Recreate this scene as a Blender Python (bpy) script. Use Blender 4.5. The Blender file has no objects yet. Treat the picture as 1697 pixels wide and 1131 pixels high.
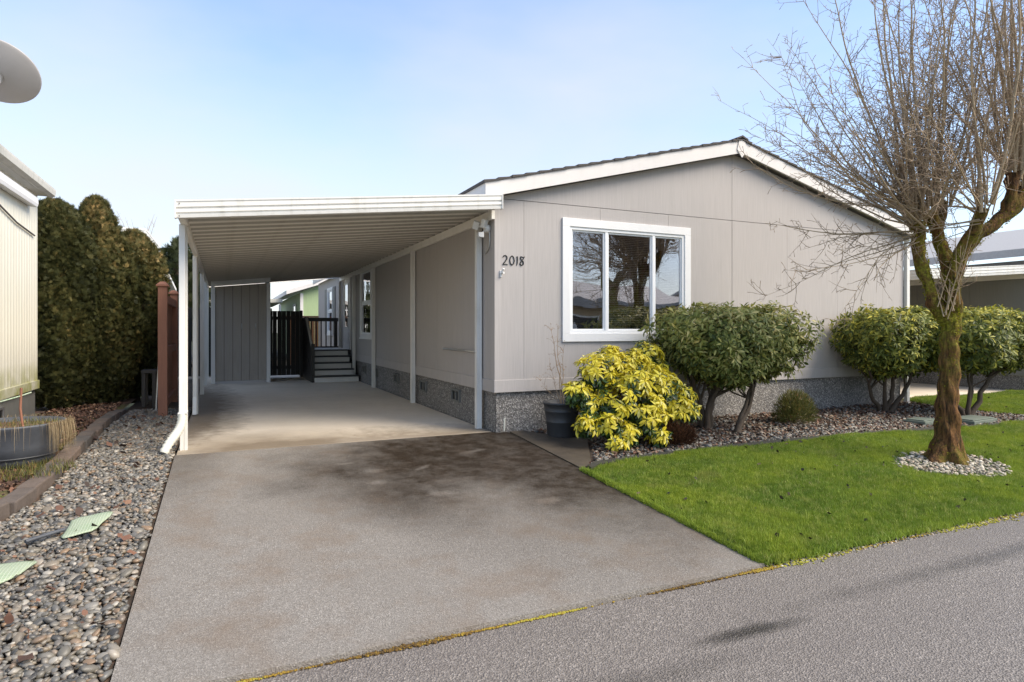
import bpy, bmesh, math, random
import numpy as np
from mathutils import Vector, Matrix, Euler
random.seed(7); RNG = np.random.default_rng(11)
R_ = math.radians
scn = bpy.context.scene
col = scn.collection

# ---------------------------------------------------------------- camera
YAW = 24.707
cam_d = bpy.data.cameras.new('camera'); cam = bpy.data.objects.new('camera', cam_d); col.objects.link(cam)
cam.location = (-3.28, -7.676, 1.38); cam.rotation_euler = (R_(90), 0, R_(-YAW))
cam_d.sensor_width = 36; cam_d.lens = 1040/1697*36
cam_d.shift_y = -(565.5-546)/1697
cam_d.clip_start = .05; cam_d.clip_end = 1000
scn.camera = cam
# ---------------------------------------------------------------- world and sun
SUN_EL, SUN_AZ = 44, 132      # azimuth measured clockwise from +Y (the way the side wall recedes)
world = bpy.data.worlds.new('World'); scn.world = world; world.use_nodes = True
wn = world.node_tree; wn.nodes.clear()
def wnode(t, **k):
    n = wn.nodes.new(t)
    for a, v in k.items(): setattr(n, a, v)
    return n
sky = wnode('ShaderNodeTexSky', sky_type='NISHITA', sun_disc=False)
sky.sun_elevation = R_(SUN_EL); sky.sun_rotation = R_(SUN_AZ); sky.air_density = 1.0; sky.dust_density = .2; sky.ozone_density = 3.5
bg1 = wnode('ShaderNodeBackground'); bg1.inputs[1].default_value = .088
bg2 = wnode('ShaderNodeBackground'); bg2.inputs[0].default_value = (.96, .97, 1.0, 1); bg2.inputs[1].default_value = .255
tc = wnode('ShaderNodeTexCoord'); mp = wnode('ShaderNodeMapping'); mp.inputs['Scale'].default_value = (1.0, 1.0, 2.6)
nz = wnode('ShaderNodeTexNoise'); nz.inputs['Scale'].default_value = 1.5; nz.inputs['Detail'].default_value = 5; nz.inputs['Roughness'].default_value = .5
rp = wnode('ShaderNodeValToRGB'); rp.color_ramp.elements[0].position = .42; rp.color_ramp.elements[1].position = .78
sx = wnode('ShaderNodeSeparateXYZ')
hz = wnode('ShaderNodeMapRange'); hz.inputs[1].default_value = .0; hz.inputs[2].default_value = .50; hz.inputs[3].default_value = .62; hz.inputs[4].default_value = .04
mx = wnode('ShaderNodeMath', operation='MULTIPLY_ADD', use_clamp=True); mx.inputs[1].default_value = .55
ms = wnode('ShaderNodeMixShader'); wo = wnode('ShaderNodeOutputWorld')
L = wn.links.new
L(tc.outputs['Generated'], mp.inputs[0]); L(mp.outputs[0], nz.inputs['Vector']); L(nz.outputs[0], rp.inputs[0])
L(tc.outputs['Generated'], sx.inputs[0]); L(sx.outputs[2], hz.inputs[0])
L(rp.outputs[0], mx.inputs[0]); L(hz.outputs[0], mx.inputs[2]); L(sky.outputs[0], bg1.inputs[0])
L(mx.outputs[0], ms.inputs[0]); L(bg1.outputs[0], ms.inputs[1]); L(bg2.outputs[0], ms.inputs[2]); L(ms.outputs[0], wo.inputs[0])

sd = bpy.data.lights.new('sun', 'SUN'); sun = bpy.data.objects.new('sun', sd); col.objects.link(sun)
sd.energy = 1.75; sd.angle = R_(36); sd.color = (1, .885, .72)
sv = Vector((math.sin(R_(SUN_AZ))*math.cos(R_(SUN_EL)), math.cos(R_(SUN_AZ))*math.cos(R_(SUN_EL)), math.sin(R_(SUN_EL))))
sun.rotation_euler = sv.to_track_quat('Z', 'Y').to_euler(); sun.location = (12, -10, 14)
scn.view_settings.view_transform = 'Standard'; scn.view_settings.look = 'None'
scn.view_settings.exposure = 1.88; scn.view_settings.gamma = 1; scn.view_settings.use_curve_mapping = False
scn.render.engine = 'CYCLES'

# ================================================================= materials
class M:
    """small node helper"""
    def __init__(s, name):
        s.m = bpy.data.materials.new(name); s.m.use_nodes = True; s.t = s.m.node_tree; s.t.nodes.clear()
        s.out = s.t.nodes.new('ShaderNodeOutputMaterial'); s.p = s.t.nodes.new('ShaderNodeBsdfPrincipled')
        s.t.links.new(s.p.outputs[0], s.out.inputs[0]); s.c = None
    def n(s, t, **k):
        n = s.t.nodes.new(t)
        for a, v in k.items(): setattr(n, a, v)
        return n
    def put(s, sock, v):
        if isinstance(v, bpy.types.NodeSocket): s.t.links.new(v, sock)
        elif v is not None:
            if sock.type == 'RGBA' and not hasattr(v, '__len__'): v = (v, v, v, 1)
            elif sock.type == 'RGBA' and len(v) == 3: v = (*v, 1)
            sock.default_value = v
    def co(s):
        if s.c is None: s.c = s.n('ShaderNodeTexCoord').outputs['Object']
        return s.c
    def map(s, scale=(1, 1, 1), vec=None, rot=(0, 0, 0), loc=(0, 0, 0)):
        m = s.n('ShaderNodeMapping'); s.put(m.inputs[0], vec or s.co()); m.inputs['Scale'].default_value = scale; m.inputs['Rotation'].default_value = rot; m.inputs['Location'].default_value = loc
        return m.outputs[0]
    def noise(s, scale, vec=None, detail=4, rough=.55, dist=0):
        n = s.n('ShaderNodeTexNoise'); s.put(n.inputs['Vector'], vec or s.co()); n.inputs['Scale'].default_value = scale
        n.inputs['Detail'].default_value = detail; n.inputs['Roughness'].default_value = rough; n.inputs['Distortion'].default_value = dist
        return n.outputs[0]
    def vor(s, scale, vec=None, out='Color', feature='F1'):
        n = s.n('ShaderNodeTexVoronoi', feature=feature); s.put(n.inputs['Vector'], vec or s.co()); n.inputs['Scale'].default_value = scale
        return n.outputs[out]
    def ramp(s, fac, stops, interp='LINEAR'):
        r = s.n('ShaderNodeValToRGB'); cr = r.color_ramp; cr.interpolation = interp
        while len(cr.elements) < len(stops): cr.elements.new(.5)
        for e, (p, c) in zip(cr.elements, stops):
            e.position = p; e.color = (c, c, c, 1) if not hasattr(c, '__len__') else (*c[:3], 1)
        s.put(r.inputs[0], fac); return r.outputs[0]
    def math(s, op, a, b=None, clamp=False):
        m = s.n('ShaderNodeMath', operation=op, use_clamp=clamp); s.put(m.inputs[0], a)
        if b is not None: s.put(m.inputs[1], b)
        return m.outputs[0]
    def mix(s, fac, a, b, blend='MIX'):
        m = s.n('ShaderNodeMix', data_type='RGBA', blend_type=blend); s.put(m.inputs[0], fac); s.put(m.inputs[6], a); s.put(m.inputs[7], b)
        return m.outputs[2]
    def attr(s, name):
        return s.n('ShaderNodeAttribute', attribute_name=name).outputs['Fac']
    def rnd(s): return s.n('ShaderNodeObjectInfo').outputs['Random']
    def sep(s, vec=None):
        n = s.n('ShaderNodeSeparateXYZ'); s.put(n.inputs[0], vec or s.co()); return n.outputs
    def bump(s, h, strength=.5, dist=.01, prev=None):
        b = s.n('ShaderNodeBump'); b.inputs['Strength'].default_value = strength; b.inputs['Distance'].default_value = dist
        s.put(b.inputs['Height'], h)
        if prev is not None: s.put(b.inputs['Normal'], prev)
        return b.outputs[0]
    def fin(s, color=None, rough=.6, normal=None, spec=None, metal=None):
        s.put(s.p.inputs['Base Color'], color); s.put(s.p.inputs['Roughness'], rough)
        if normal is not None: s.put(s.p.inputs['Normal'], normal)
        if spec is not None: s.put(s.p.inputs['Specular IOR Level'], spec)
        if metal is not None: s.put(s.p.inputs['Metallic'], metal)
        return s.m
def mul(c, k): return tuple(v*k for v in c)

def siding_mat(name, c, grain=1.0, stain=(.5, .47, .42), sa=.2):
    m = M(name); v = m.map((55, 55, 1.3)); g = m.noise(1.5, v, 5, .6)
    big = m.noise(.9, m.map((1, 1, .35)), 4)
    colr = m.mix(m.ramp(g, [(.3, 0), (.75, 1)]), mul(c, .88), mul(c, 1.06))
    st = m.noise(3, m.map((2.2, 2.2, .22)), 5, .6)
    colr = m.mix(m.ramp(st, [(.52, 0), (.8, sa)]), colr, mul(stain, .55))
    colr = m.mix(m.ramp(big, [(.35, 0), (.8, .16)]), colr, mul(c, .78))
    zz_ = m.sep()[2]; gr = m.math('MULTIPLY', m.ramp(m.math('MULTIPLY', zz_, .5), [(.27, .32), (.5, 0)]), m.ramp(m.noise(6, m.map((1, 1, .3)), 5, .65), [(.4, 0), (.7, 1)])); colr = m.mix(gr, colr, mul(c, .62))
    return m.fin(colr, .62, m.bump(g, .3*grain, .004, m.bump(big, .25, .03)), .35)
def paint_mat(name, c, dirt=.2, dirtc=(.2, .19, .13), rough=.42):
    m = M(name); n = m.noise(2.2, m.map((3, 3, .5)), 6, .65); f = m.noise(40, None, 3)
    k = m.ramp(n, [(.5, 0), (.78, dirt)])
    colr = m.mix(k, c, dirtc); colr = m.mix(m.ramp(f, [(.45, 0), (.9, .07)]), colr, mul(c, .6))
    return m.fin(colr, m.ramp(n, [(.3, rough), (.8, rough+.2)]), m.bump(f, .05, .003), .4)
WALL = (.445, .412, .388)
MT = {}
MT['siding'] = siding_mat('grey_siding', WALL)
MT['trim'] = siding_mat('grey_trim_board', mul(WALL, 1.05), .7)
MT['shed'] = siding_mat('shed_board', (.43, .385, .335), 1.2, sa=.05)
MT['rake'] = paint_mat('offwhite_fascia', (.70, .665, .63), .12, (.4, .37, .32), .5)
MT['white'] = paint_mat('white_paint', (.80, .79, .77), .08)
MT['alu'] = paint_mat('white_aluminium', (.76, .74, .69), .42, (.26, .24, .16), .38)
MT['pan'] = paint_mat('pan_deck', (.80, .765, .70), .25, (.50, .45, .37), .28)
MT['gutter_dirty'] = paint_mat('dirty_gutter', (.55, .53, .47), .6, (.2, .19, .13), .5)
MT['vinyl'] = paint_mat('window_vinyl', (.86, .86, .85), .03, rough=.3)
MT['rib_shade'] = paint_mat('rib_shade_paint', (.44, .41, .36), .5, (.22, .20, .16), .5)  # darker colour standing in for shade along the ceiling ribs
m = M('shingle'); g = m.noise(60, None, 4); MT['shingle'] = m.fin(m.mix(g, (.035, .03, .028), (.11, .098, .09)), .9, m.bump(g, .6, .004))
m = M('aggregate_skirt'); v = m.vor(62); d = m.vor(62, out='Distance'); n = m.noise(1.2)
cc = m.ramp(m.sep(v)[0], [(0, (.10, .093, .085)), (.45, (.18, .168, .154)), (.8, (.29, .27, .248)), (1, (.46, .435, .40))])
cc = m.mix(m.ramp(n, [(.4, 0), (.8, .35)]), cc, (.09, .085, .08))
MT['skirt'] = m.fin(cc, .8, m.bump(d, .9, .008))
m = M('concrete_block_skirt'); n = m.noise(7, None, 6, .7); n2 = m.noise(1.3)
MT['block'] = m.fin(m.mix(n2, m.mix(n, (.10, .10, .095), (.27, .265, .25)), (.14, .14, .12)), .85, m.bump(n, .5, .01))
# old metal siding of the house on the left
m = M('pale_metal_siding'); n = m.noise(2.0, m.map((4, 4, .35)), 6, .65); z = m.sep()[2]
al = m.math('MULTIPLY', m.ramp(z, [(.50, 1.0), (.75, .55), (.9, .0)]), m.ramp(m.noise(4), [(.35, .2), (.6, 1)]))
cc = m.mix(m.ramp(n, [(.42, 0), (.85, .55)]), (.72, .69, .58), (.56, .55, .43))
cc = m.mix(al, cc, (.36, .36, .13))
MT['oldsiding'] = m.fin(cc, .5, m.bump(n, .06, .01))
# ---- ground materials
def blob(m, p, c, s, rot=0, nz=None, amp=.35, e0=.6, e1=1.05):
    """soft patch centred on c with half sizes s: 1 inside, 0 outside"""
    a = m.map((1, 1, 0), p, loc=(-c[0], -c[1], 0)); a = m.map((1/s[0], 1/s[1], 0), a, rot=(0, 0, 0)) if not rot else m.map((1/s[0], 1/s[1], 0), m.map((1, 1, 0), a, rot=(0, 0, rot)))
    ln = m.n('ShaderNodeVectorMath', operation='LENGTH'); m.put(ln.inputs[0], a); r = ln.outputs['Value']
    if nz is not None: r = m.math('ADD', r, m.math('MULTIPLY', m.math('SUBTRACT', nz, .5), amp*2))
    return m.ramp(r, [(e0, 1), (min(e1, 1), 0)])
def union(m, items):
    r = items[0]
    for i in items[1:]: r = m.math('MAXIMUM', r, i)
    return r
m = M('drive_asphalt'); sp = m.vor(140); dd = m.vor(140, out='Distance'); f = m.noise(170, None, 3, .7); big = m.noise(1.1, None, 5, .6); md = m.noise(6, None, 5, .65)
base = m.ramp(m.sep(sp)[0], [(0, (.165, .148, .126)), (.55, (.238, .216, .188)), (.9, (.28, .256, .224)), (1, (.37, .34, .30))])
base = m.mix(m.ramp(big, [(.35, 0), (.7, .35)]), base, (.17, .15, .125))
wet = union(m, [blob(m, None, (-.45, -.85), (3.0, 2.1), -.35, big, .5, .42, 1), blob(m, None, (.1, -1.9), (1.9, 2.8), 0, big, .5, .2, 1), m.math('MULTIPLY', blob(m, None, (-1.75, -1.9), (1.2, 1.9), -.6, big, .5, .05, 1), .9), m.math('MULTIPLY', blob(m, None, (-.35, -2.4), (2.1, 2.4), .25, big, .55, .15, 1), .5)])
edge = m.ramp(m.sep()[0], [(0, 0), (1, 0)])
wet = m.math('MULTIPLY', wet, m.ramp(md, [(.25, .72), (.6, 1)]))
prints = union(m, [blob(m, None, c, s, r, md, .55, .35, 1) for c, s, r in [((-1.86, -1.22), (.13, .10), .2), ((-1.93, -1.6), (.12, .09), .1), ((-1.45, -2.15), (.16, .1), .3), ((-.62, -.8), (.2, .07), -.3), ((-2.1, -.85), (.13, .05), 0), ((-.62, -2.65), (.15, .11), .2), ((-1.35, -1.25), (.16, .05), -.6)]])
wet = m.math('MULTIPLY', wet, m.math('SUBTRACT', 1, m.math('MULTIPLY', prints, .34)))
rust = m.ramp(m.noise(2.3, m.map((1, 1, 1), loc=(3, 1, 0)), 5, .6), [(.47, 0), (.72, .5)])
base = m.mix(rust, base, (.175, .122, .078))
wetc = m.mix(1, base, (.14, .113, .088), 'MULTIPLY')
left = blob(m, None, (-3.7, .0), (.55, 2.2), .0, md, .3, .2, 1)
allw = m.math('MAXIMUM', wet, m.math('MULTIPLY', left, .45))
cc = m.mix(allw, base, wetc)
MT['drive'] = m.fin(cc, m.ramp(allw, [(0, .62), (1, .55)]), m.bump(f, .40, .006, m.bump(dd, .5, .006)), m.ramp(allw, [(0, .30), (1, .10)]))
m = M('road_asphalt'); sp = m.vor(105); dd = m.vor(105, out='Distance'); big = m.noise(.6, m.map((.5, 1.6, 1)), 5, .6); md = m.noise(5, None, 5, .65)
base = m.ramp(m.sep(sp)[0], [(0, (.13, .112, .096)), (.5, (.19, .167, .145)), (.85, (.235, .207, .18)), (1, (.35, .31, .27))])
base = m.mix(m.ramp(big, [(.38, 0), (.68, .5)]), base, (.155, .134, .12))
pud = union(m, [blob(m, None, (-.62, -5.07), (.5, .085), .03, md, .4, .3, 1), m.math('MULTIPLY', blob(m, None, (-1.9, -5.2), (1.3, .13), .05, md, .6, .1, 1), .6), m.math('MULTIPLY', blob(m, None, (2.2, -4.95), (3.2, .12), 0, md, .6, .1, 1), .55), m.math('MULTIPLY', blob(m, None, (-3.2, -5.3), (1.4, .3), .2, md, .8, .0, 1), .6)])
cc = m.mix(pud, base, m.mix(1, base, (.28, .27, .26), 'MULTIPLY'))
MT['road'] = m.fin(cc, m.ramp(pud, [(0, .50), (1, .3)]), m.bump(m.noise(90, None, 3, .7), .5, .008, m.bump(dd, .8, .009)), .45)
m = M('pad_concrete'); big = m.noise(.7, None, 5, .6); md = m.noise(5, None, 6, .65); f = m.noise(90, None, 3)
base = m.mix(md, (.72, .625, .50), (.86, .765, .63)); base = m.mix(m.ramp(f, [(.4, 0), (.8, .2)]), base, (.25, .235, .21))
wet = union(m, [blob(m, None, (-3.8, 4.6), (.95, 6.8), 0, md, .35, .45, 1), blob(m, None, (-2.9, .1), (2.2, 1.5), 0, big, .6, .35, 1), m.math('MULTIPLY', blob(m, None, (-1.9, .0), (3.6, 1.3), 0, md, .5, .3, 1), .8), m.math('MULTIPLY', blob(m, None, (-.6, .0), (1.9, .95), 0, big, .6, .3, 1), .85)])
cc = m.mix(m.math('MULTIPLY', wet, .85), base, m.mix(1, base, (.16, .13, .095), 'MULTIPLY'))
cc = m.mix(m.ramp(big, [(.45, 0), (.75, .4)]), cc, m.mix(1, cc, (.66, .62, .55), 'MULTIPLY'))
MT['pad'] = m.fin(cc, m.ramp(wet, [(0, .65), (1, .55)]), m.bump(f, .2, .004, m.bump(md, .15, .01)), m.ramp(wet, [(0, .3), (1, .12)]))
m = M('old_concrete_walk'); md = m.noise(5, None, 6, .65); f = m.noise(80, None, 3)
MT['walk'] = m.fin(m.mix(m.ramp(f, [(.4, 0), (.7, .3)]), m.mix(m.ramp(md, [(.35, 0), (.7, 1)]), (.05, .038, .026), (.10, .079, .055)), (.045, .036, .024)), .6, m.bump(f, .35, .005))
m = M('soil'); a = m.noise(9, None, 6, .7); b = m.noise(1.6, None, 4)
cc = m.ramp(a, [(.3, (.022, .016, .011)), (.5, (.065, .045, .03)), (.7, (.13, .075, .05))])
MT['soil'] = m.fin(cc, .95, m.bump(a, .9, .03))
m = M('moss_soil'); a = m.noise(14, None, 6, .7); b = m.noise(2.4, None, 5, .6)
cc = m.ramp(a, [(.3, (.03, .02, .013)), (.5, (.10, .055, .035)), (.68, (.19, .10, .065))])
cc = m.mix(m.ramp(b, [(.50, 0), (.62, .8)]), cc, m.mix(a, (.05, .07, .012), (.16, .17, .035)))
MT['mosssoil'] = m.fin(cc, .95, m.bump(a, .9, .02))
m = M('lawn_earth'); a = m.noise(30); b = m.noise(1.5)
MT['lawnbase'] = m.fin(m.mix(m.ramp(b, [(.35, 0), (.7, 1)]), m.mix(a, (.018, .04, .006), (.04, .085, .012)), m.mix(a, (.04, .075, .01), (.09, .12, .02))), .95, m.bump(a, .6, .02))
m = M('far_ground'); a = m.noise(.3, None, 6); MT['ground'] = m.fin(m.mix(a, (.05, .07, .025), (.10, .10, .06)), .95)
def pebble_cols(m, f):
    return m.ramp(f, [(0, (.06, .057, .053)), (.12, (.13, .127, .12)), (.28, (.235, .228, .212)), (.42, (.185, .165, .125)), (.54, (.33, .318, .292)), (.66, (.30, .245, .175)), (.76, (.20, .195, .185)), (.87, (.34, .225, .135)), (.95, (.48, .45, .395)), (1, (.58, .54, .47))])
def pebble_mat(name, src, gain=1.0, rough=.42):
    m = M(name); f = m.attr('rnd') if src == 'a' else m.rnd()
    n = m.noise(28, None, 4, .65); c = pebble_cols(m, f); c = m.mix(m.ramp(n, [(.35, 0), (.75, .4)]), c, m.mix(1, c, (.55, .52, .48), 'MULTIPLY'))
    if gain != 1: c = m.mix(1, c, (gain, gain*.98, gain*.94), 'MULTIPLY')
    return m.fin(c, rough, m.bump(n, .2, .004), .5)
MT['pebble'] = pebble_mat('river_pebble', 'o', .70); MT['pebbles'] = pebble_mat('river_pebbles', 'a', .70)
MT['bedstone'] = pebble_mat('bed_stones', 'a', .85, .55)
m = M('pale_stones'); f = m.attr('rnd'); MT['palestone'] = m.fin(m.ramp(f, [(0, (.13, .11, .075)), (.3, (.30, .27, .195)), (.6, (.42, .375, .29)), (.8, (.36, .27, .19)), (1, (.58, .53, .43))]), .6)
m = M('litter'); f = m.attr('rnd'); MT['litter'] = m.fin(m.ramp(f, [(0, (.03, .018, .012)), (.4, (.09, .045, .028)), (.75, (.18, .085, .05)), (1, (.30, .19, .11))]), .75)
m = M('dark_litter'); f = m.attr('rnd'); MT['litterdk'] = m.fin(m.ramp(f, [(0, (.012, .012, .006)), (.7, (.045, .035, .016)), (1, (.13, .09, .05))]), .85)
def leaf_mat(name, stops, rough=.38, trans=.25, spec=.5):
    m = M(name); f = m.attr('rnd'); c = m.ramp(f, stops); m.fin(c, rough, None, spec)
    tr = m.n('ShaderNodeBsdfTranslucent'); m.put(tr.inputs[0], c); mxs = m.n('ShaderNodeMixShader'); mxs.inputs[0].default_value = trans
    m.t.links.new(m.p.outputs[0], mxs.inputs[1]); m.t.links.new(tr.outputs[0], mxs.inputs[2]); m.t.links.new(mxs.outputs[0], m.out.inputs[0])
    return m.m
MT['rhodo'] = leaf_mat('rhododendron_leaf', [(0, (.05, .072, .016)), (.3, (.14, .168, .038)), (.6, (.28, .29, .075)), (.85, (.44, .41, .13)), (1, (.58, .50, .2))], .48, .25, .26)
MT['rhodo_lit'] = leaf_mat('rhododendron_leaf_sunlit_top', [(0, (.045, .065, .014)), (.3, (.115, .145, .03)), (.6, (.23, .245, .05)), (.85, (.44, .41, .06)), (1, (.62, .54, .09))], .48, .25, .26)  # yellow end of the ramp is sunlight put into the leaf colour
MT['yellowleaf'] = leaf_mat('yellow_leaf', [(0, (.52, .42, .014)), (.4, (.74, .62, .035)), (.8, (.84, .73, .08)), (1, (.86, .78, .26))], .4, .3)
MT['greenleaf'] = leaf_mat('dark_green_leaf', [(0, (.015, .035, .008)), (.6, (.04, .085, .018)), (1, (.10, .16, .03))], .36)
MT['cedar'] = leaf_mat('arborvitae_spray', [(0, (.020, .024, .008)), (.35, (.058, .062, .019)), (.65, (.115, .102, .033)), (.85, (.28, .20, .07)), (1, (.45, .30, .12))], .6, .2, .25)
MT['conifer'] = leaf_mat('conifer_spray', [(0, (.02, .028, .01)), (1, (.075, .085, .03))], .6, .2, .25)
MT['smallshrub'] = leaf_mat('small_shrub_leaf', [(0, (.045, .055, .014)), (.6, (.14, .145, .035)), (.85, (.24, .20, .06)), (1, (.30, .15, .05))], .5)
MT['heather'] = leaf_mat('dead_heather', [(0, (.025, .012, .006)), (.6, (.075, .03, .013)), (1, (.15, .065, .025))], .8, .1, .2)
MT['drygrass'] = leaf_mat('dry_grass', [(0, (.19, .13, .06)), (.6, (.36, .27, .15)), (1, (.5, .4, .25))], .7)
MT['grass'] = None
m = M('grass_blade'); geo = m.n('ShaderNodeNewGeometry'); b = m.noise(1.4, geo.outputs['Position'], 4, .6); b2 = m.noise(7, geo.outputs['Position'], 3)
rn = m.n('ShaderNodeObjectInfo').outputs['Random']
c = m.ramp(rn, [(0, (.085, .15, .016)), (.5, (.165, .265, .032)), (.82, (.27, .36, .055)), (1, (.50, .46, .18))])
c = m.mix(m.ramp(b, [(.40, 0), (.64, .85)]), c, m.mix(rn, (.23, .31, .025), (.40, .45, .05)))
b4 = m.noise(3.2, geo.outputs['Position'], 5, .65); c = m.mix(m.ramp(b4, [(.55, 0), (.70, .6)]), c, (.36, .36, .10)); b3 = m.noise(.55, geo.outputs['Position'], 4, .6); c = m.mix(m.ramp(b3, [(.45, 0), (.66, .55)]), c, (.33, .41, .05))
c = m.mix(m.ramp(b2, [(.48, 0), (.70, .4)]), c, (.06, .13, .01))
m.fin(c, .5, None, .3); tr = m.n('ShaderNodeBsdfTranslucent'); m.put(tr.inputs[0], c); mxs = m.n('ShaderNodeMixShader'); mxs.inputs[0].default_value = .35
m.t.links.new(m.p.outputs[0], mxs.inputs[1]); m.t.links.new(tr.outputs[0], mxs.inputs[2]); m.t.links.new(mxs.outputs[0], m.out.inputs[0]); MT['grass'] = m.m
m = M('edge_moss'); f = m.attr('rnd'); MT['moss'] = m.fin(m.ramp(f, [(0, (.03, .02, .008)), (.3, (.12, .065, .012)), (.65, (.30, .19, .02)), (1, (.32, .30, .035))]), .95, m.bump(m.noise(220, None, 3), .9, .004))
m = M('mossy_bark'); n = m.noise(9, m.map((3.2, 3.2, .55)), 6, .7); n2 = m.noise(2.2, None, 5, .65); n3 = m.noise(26, None, 5, .7); z = m.sep()[2]
c = m.ramp(n, [(.30, (.014, .009, .006)), (.45, (.09, .046, .020)), (.58, (.24, .115, .042)), (.76, (.21, .14, .07))])
up = m.ramp(m.math('MULTIPLY', z, .25), [(.03, .4), (.08, .08), (.25, .18), (.38, .85), (.55, .9), (.8, .2)])
mk = m.math('MULTIPLY', m.ramp(m.math('ADD', n2, m.math('MULTIPLY', n3, .25)), [(.52, 0), (.68, 1)]), up)
mk = m.math('MULTIPLY', mk, m.ramp(m.noise(5, None, 4, .7), [(.40, .15), (.55, 1)]))
c = m.mix(mk, c, m.ramp(n3, [(.3, (.06, .06, .006)), (.5, (.24, .24, .022)), (.7, (.46, .44, .05))]))
MT['bark'] = m.fin(c, .9, m.bump(n3, .5, .02, m.bump(n, 1, .06)), .25)
m = M('shoot_bark'); n = m.noise(12, m.map((1, 1, .4)), 4); z = m.sep()[2]
c = m.mix(n, (.22, .15, .085), (.52, .41, .26)); MT['shoot'] = m.fin(c, .7, m.bump(n, .3, .004), .3)
m = M('twig_bark'); n = m.noise(6, None, 4); MT['twig'] = m.fin(m.mix(n, (.22, .15, .095), (.44, .33, .22)), .7, None, .3)
m = M('shrub_bark'); n = m.noise(16, m.map((2, 2, .5)), 5); MT['shrubbark'] = m.fin(m.mix(n, (.03, .021, .014), (.115, .08, .05)), .85, m.bump(n, .7, .01))
MT['mossblade'] = leaf_mat('trunk_moss', [(0, (.12, .11, .008)), (.6, (.28, .275, .02)), (1, (.50, .46, .05))], .9, .3, .2)
def wood_mat(name, a, b, rough=.7):
    m = M(name); n = m.noise(5, m.map((9, 9, .6)), 5, .65); return m.fin(m.mix(n, a, b), rough, m.bump(n, .3, .004))
MT['brownwood'] = wood_mat('brown_stained_wood', (.19, .078, .046), (.33, .145, .085))
MT['blackwood'] = wood_mat('black_stained_wood', (.008, .007, .006), (.022, .019, .017), .6)
MT['orangewood'] = wood_mat('cedar_board', (.30, .115, .04), (.52, .23, .09))
MT['deckgrey'] = wood_mat('deck_grey_paint', (.68, .66, .62), (.82, .80, .76), .6)
MT['deckdark'] = wood_mat('dark_rail_wood', (.018, .015, .013), (.045, .04, .035), .55)
MT['paleedge'] = wood_mat('worn_rail_edge', (.26, .22, .17), (.42, .37, .30))
MT['oldwood'] = wood_mat('weathered_wood', (.03, .027, .023), (.08, .072, .062))
m = M('edging_block'); n = m.noise(8, None, 6, .7); r = m.rnd(); c = m.mix(r, (.085, .078, .072), (.16, .115, .088)); MT['edging'] = m.fin(m.mix(m.ramp(n, [(.35, 0), (.75, .7)]), c, m.mix(1, c, (.4, .4, .36), 'MULTIPLY')), .85, m.bump(n, .7, .01))
m = M('edging_strip'); n = m.noise(9, None, 6, .7); MT['strip'] = m.fin(m.mix(n, (.015, .014, .010), (.055, .052, .034)), .9, m.bump(n, .6, .01))
def plain(name, c, rough=.5, metal=0, nscale=14, var=.25, bmp=.1):
    m = M(name); n = m.noise(nscale, None, 5, .6); return m.fin(m.mix(m.ramp(n, [(.35, 0), (.75, var)]), c, mul(c, .45)), rough, m.bump(n, bmp, .004), None, metal)
MT['black'] = plain('black_paint', (.012, .012, .012), .4)
MT['planter'] = plain('charcoal_plastic', (.045, .046, .048), .5)
MT['planter2'] = plain('slate_resin', (.07, .075, .085), .55, 0, 9, .5)
MT['metal'] = plain('galvanised_metal', (.50, .50, .49), .35, .8)
MT['dish'] = plain('dish_grey', (.42, .40, .385), .5, 0, 5, .15)
MT['light'] = plain('lamp_white', (.74, .73, .70), .4)
MT['pvc'] = plain('ivory_pipe', (.70, .68, .58), .4, 0, 6, .3)
m = M('fibreglass_mat'); v = m.map((1, 1, 1)); s = m.sep(v); a = m.math('SINE', m.math('MULTIPLY', s[0], 330)); b = m.math('SINE', m.math('MULTIPLY', s[1], 330)); w = m.ramp(m.math('MAXIMUM', a, b), [(.3, 0), (.95, 1)]); n = m.noise(5)
MT['mesh'] = m.fin(m.mix(w, m.mix(m.ramp(n, [(.5, 0), (.75, 1)]), (.29, .35, .23), (.20, .31, .15)), (.40, .45, .33)), .6, m.bump(w, .4, .004))
m = M('cover_green'); n = m.noise(12); MT['cover'] = m.fin(m.mix(n, (.09, .115, .09), (.18, .205, .165)), .7, m.bump(n, .3, .005))
MT['greenhouse'] = siding_mat('pale_green_siding', (.36, .46, .25), .6)
MT['rearsiding'] = MT['siding']
MT['beige'] = siding_mat('beige_siding', (.50, .38, .25), .5)
MT['neigh'] = siding_mat('dark_grey_siding', (.24, .235, .215), .8)
MT['roofgrey'] = plain('pale_roof', (.38, .37, .36), .8, 0, 30, .3, .3)
MT['red'] = plain('red_fabric', (.55, .06, .03), .7)
m = M('window_glass'); m.t.nodes.remove(m.p)
gl = m.n('ShaderNodeBsdfGlossy'); gl.inputs[0].default_value = (.95, .95, 1, 1); gl.inputs['Roughness'].default_value = .015
w = m.noise(1.3, m.map((1.6, 1.6, 1.0)), 1, .3, .3); m.put(gl.inputs['Normal'], m.bump(w, .10, .05))
tb = m.n('ShaderNodeBsdfTransparent'); tb.inputs[0].default_value = (.80, .78, .76, 1); lw = m.n('ShaderNodeFresnel'); lw.inputs[0].default_value = 1.52
mxs = m.n('ShaderNodeMixShader'); m.put(mxs.inputs[0], m.math('ADD', m.math('MULTIPLY', lw.outputs[0], 1.0), .24, True)); m.t.links.new(tb.outputs[0], mxs.inputs[1]); m.t.links.new(gl.outputs[0], mxs.inputs[2]); m.t.links.new(mxs.outputs[0], m.out.inputs[0])
MT['glass'] = m.m
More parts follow.
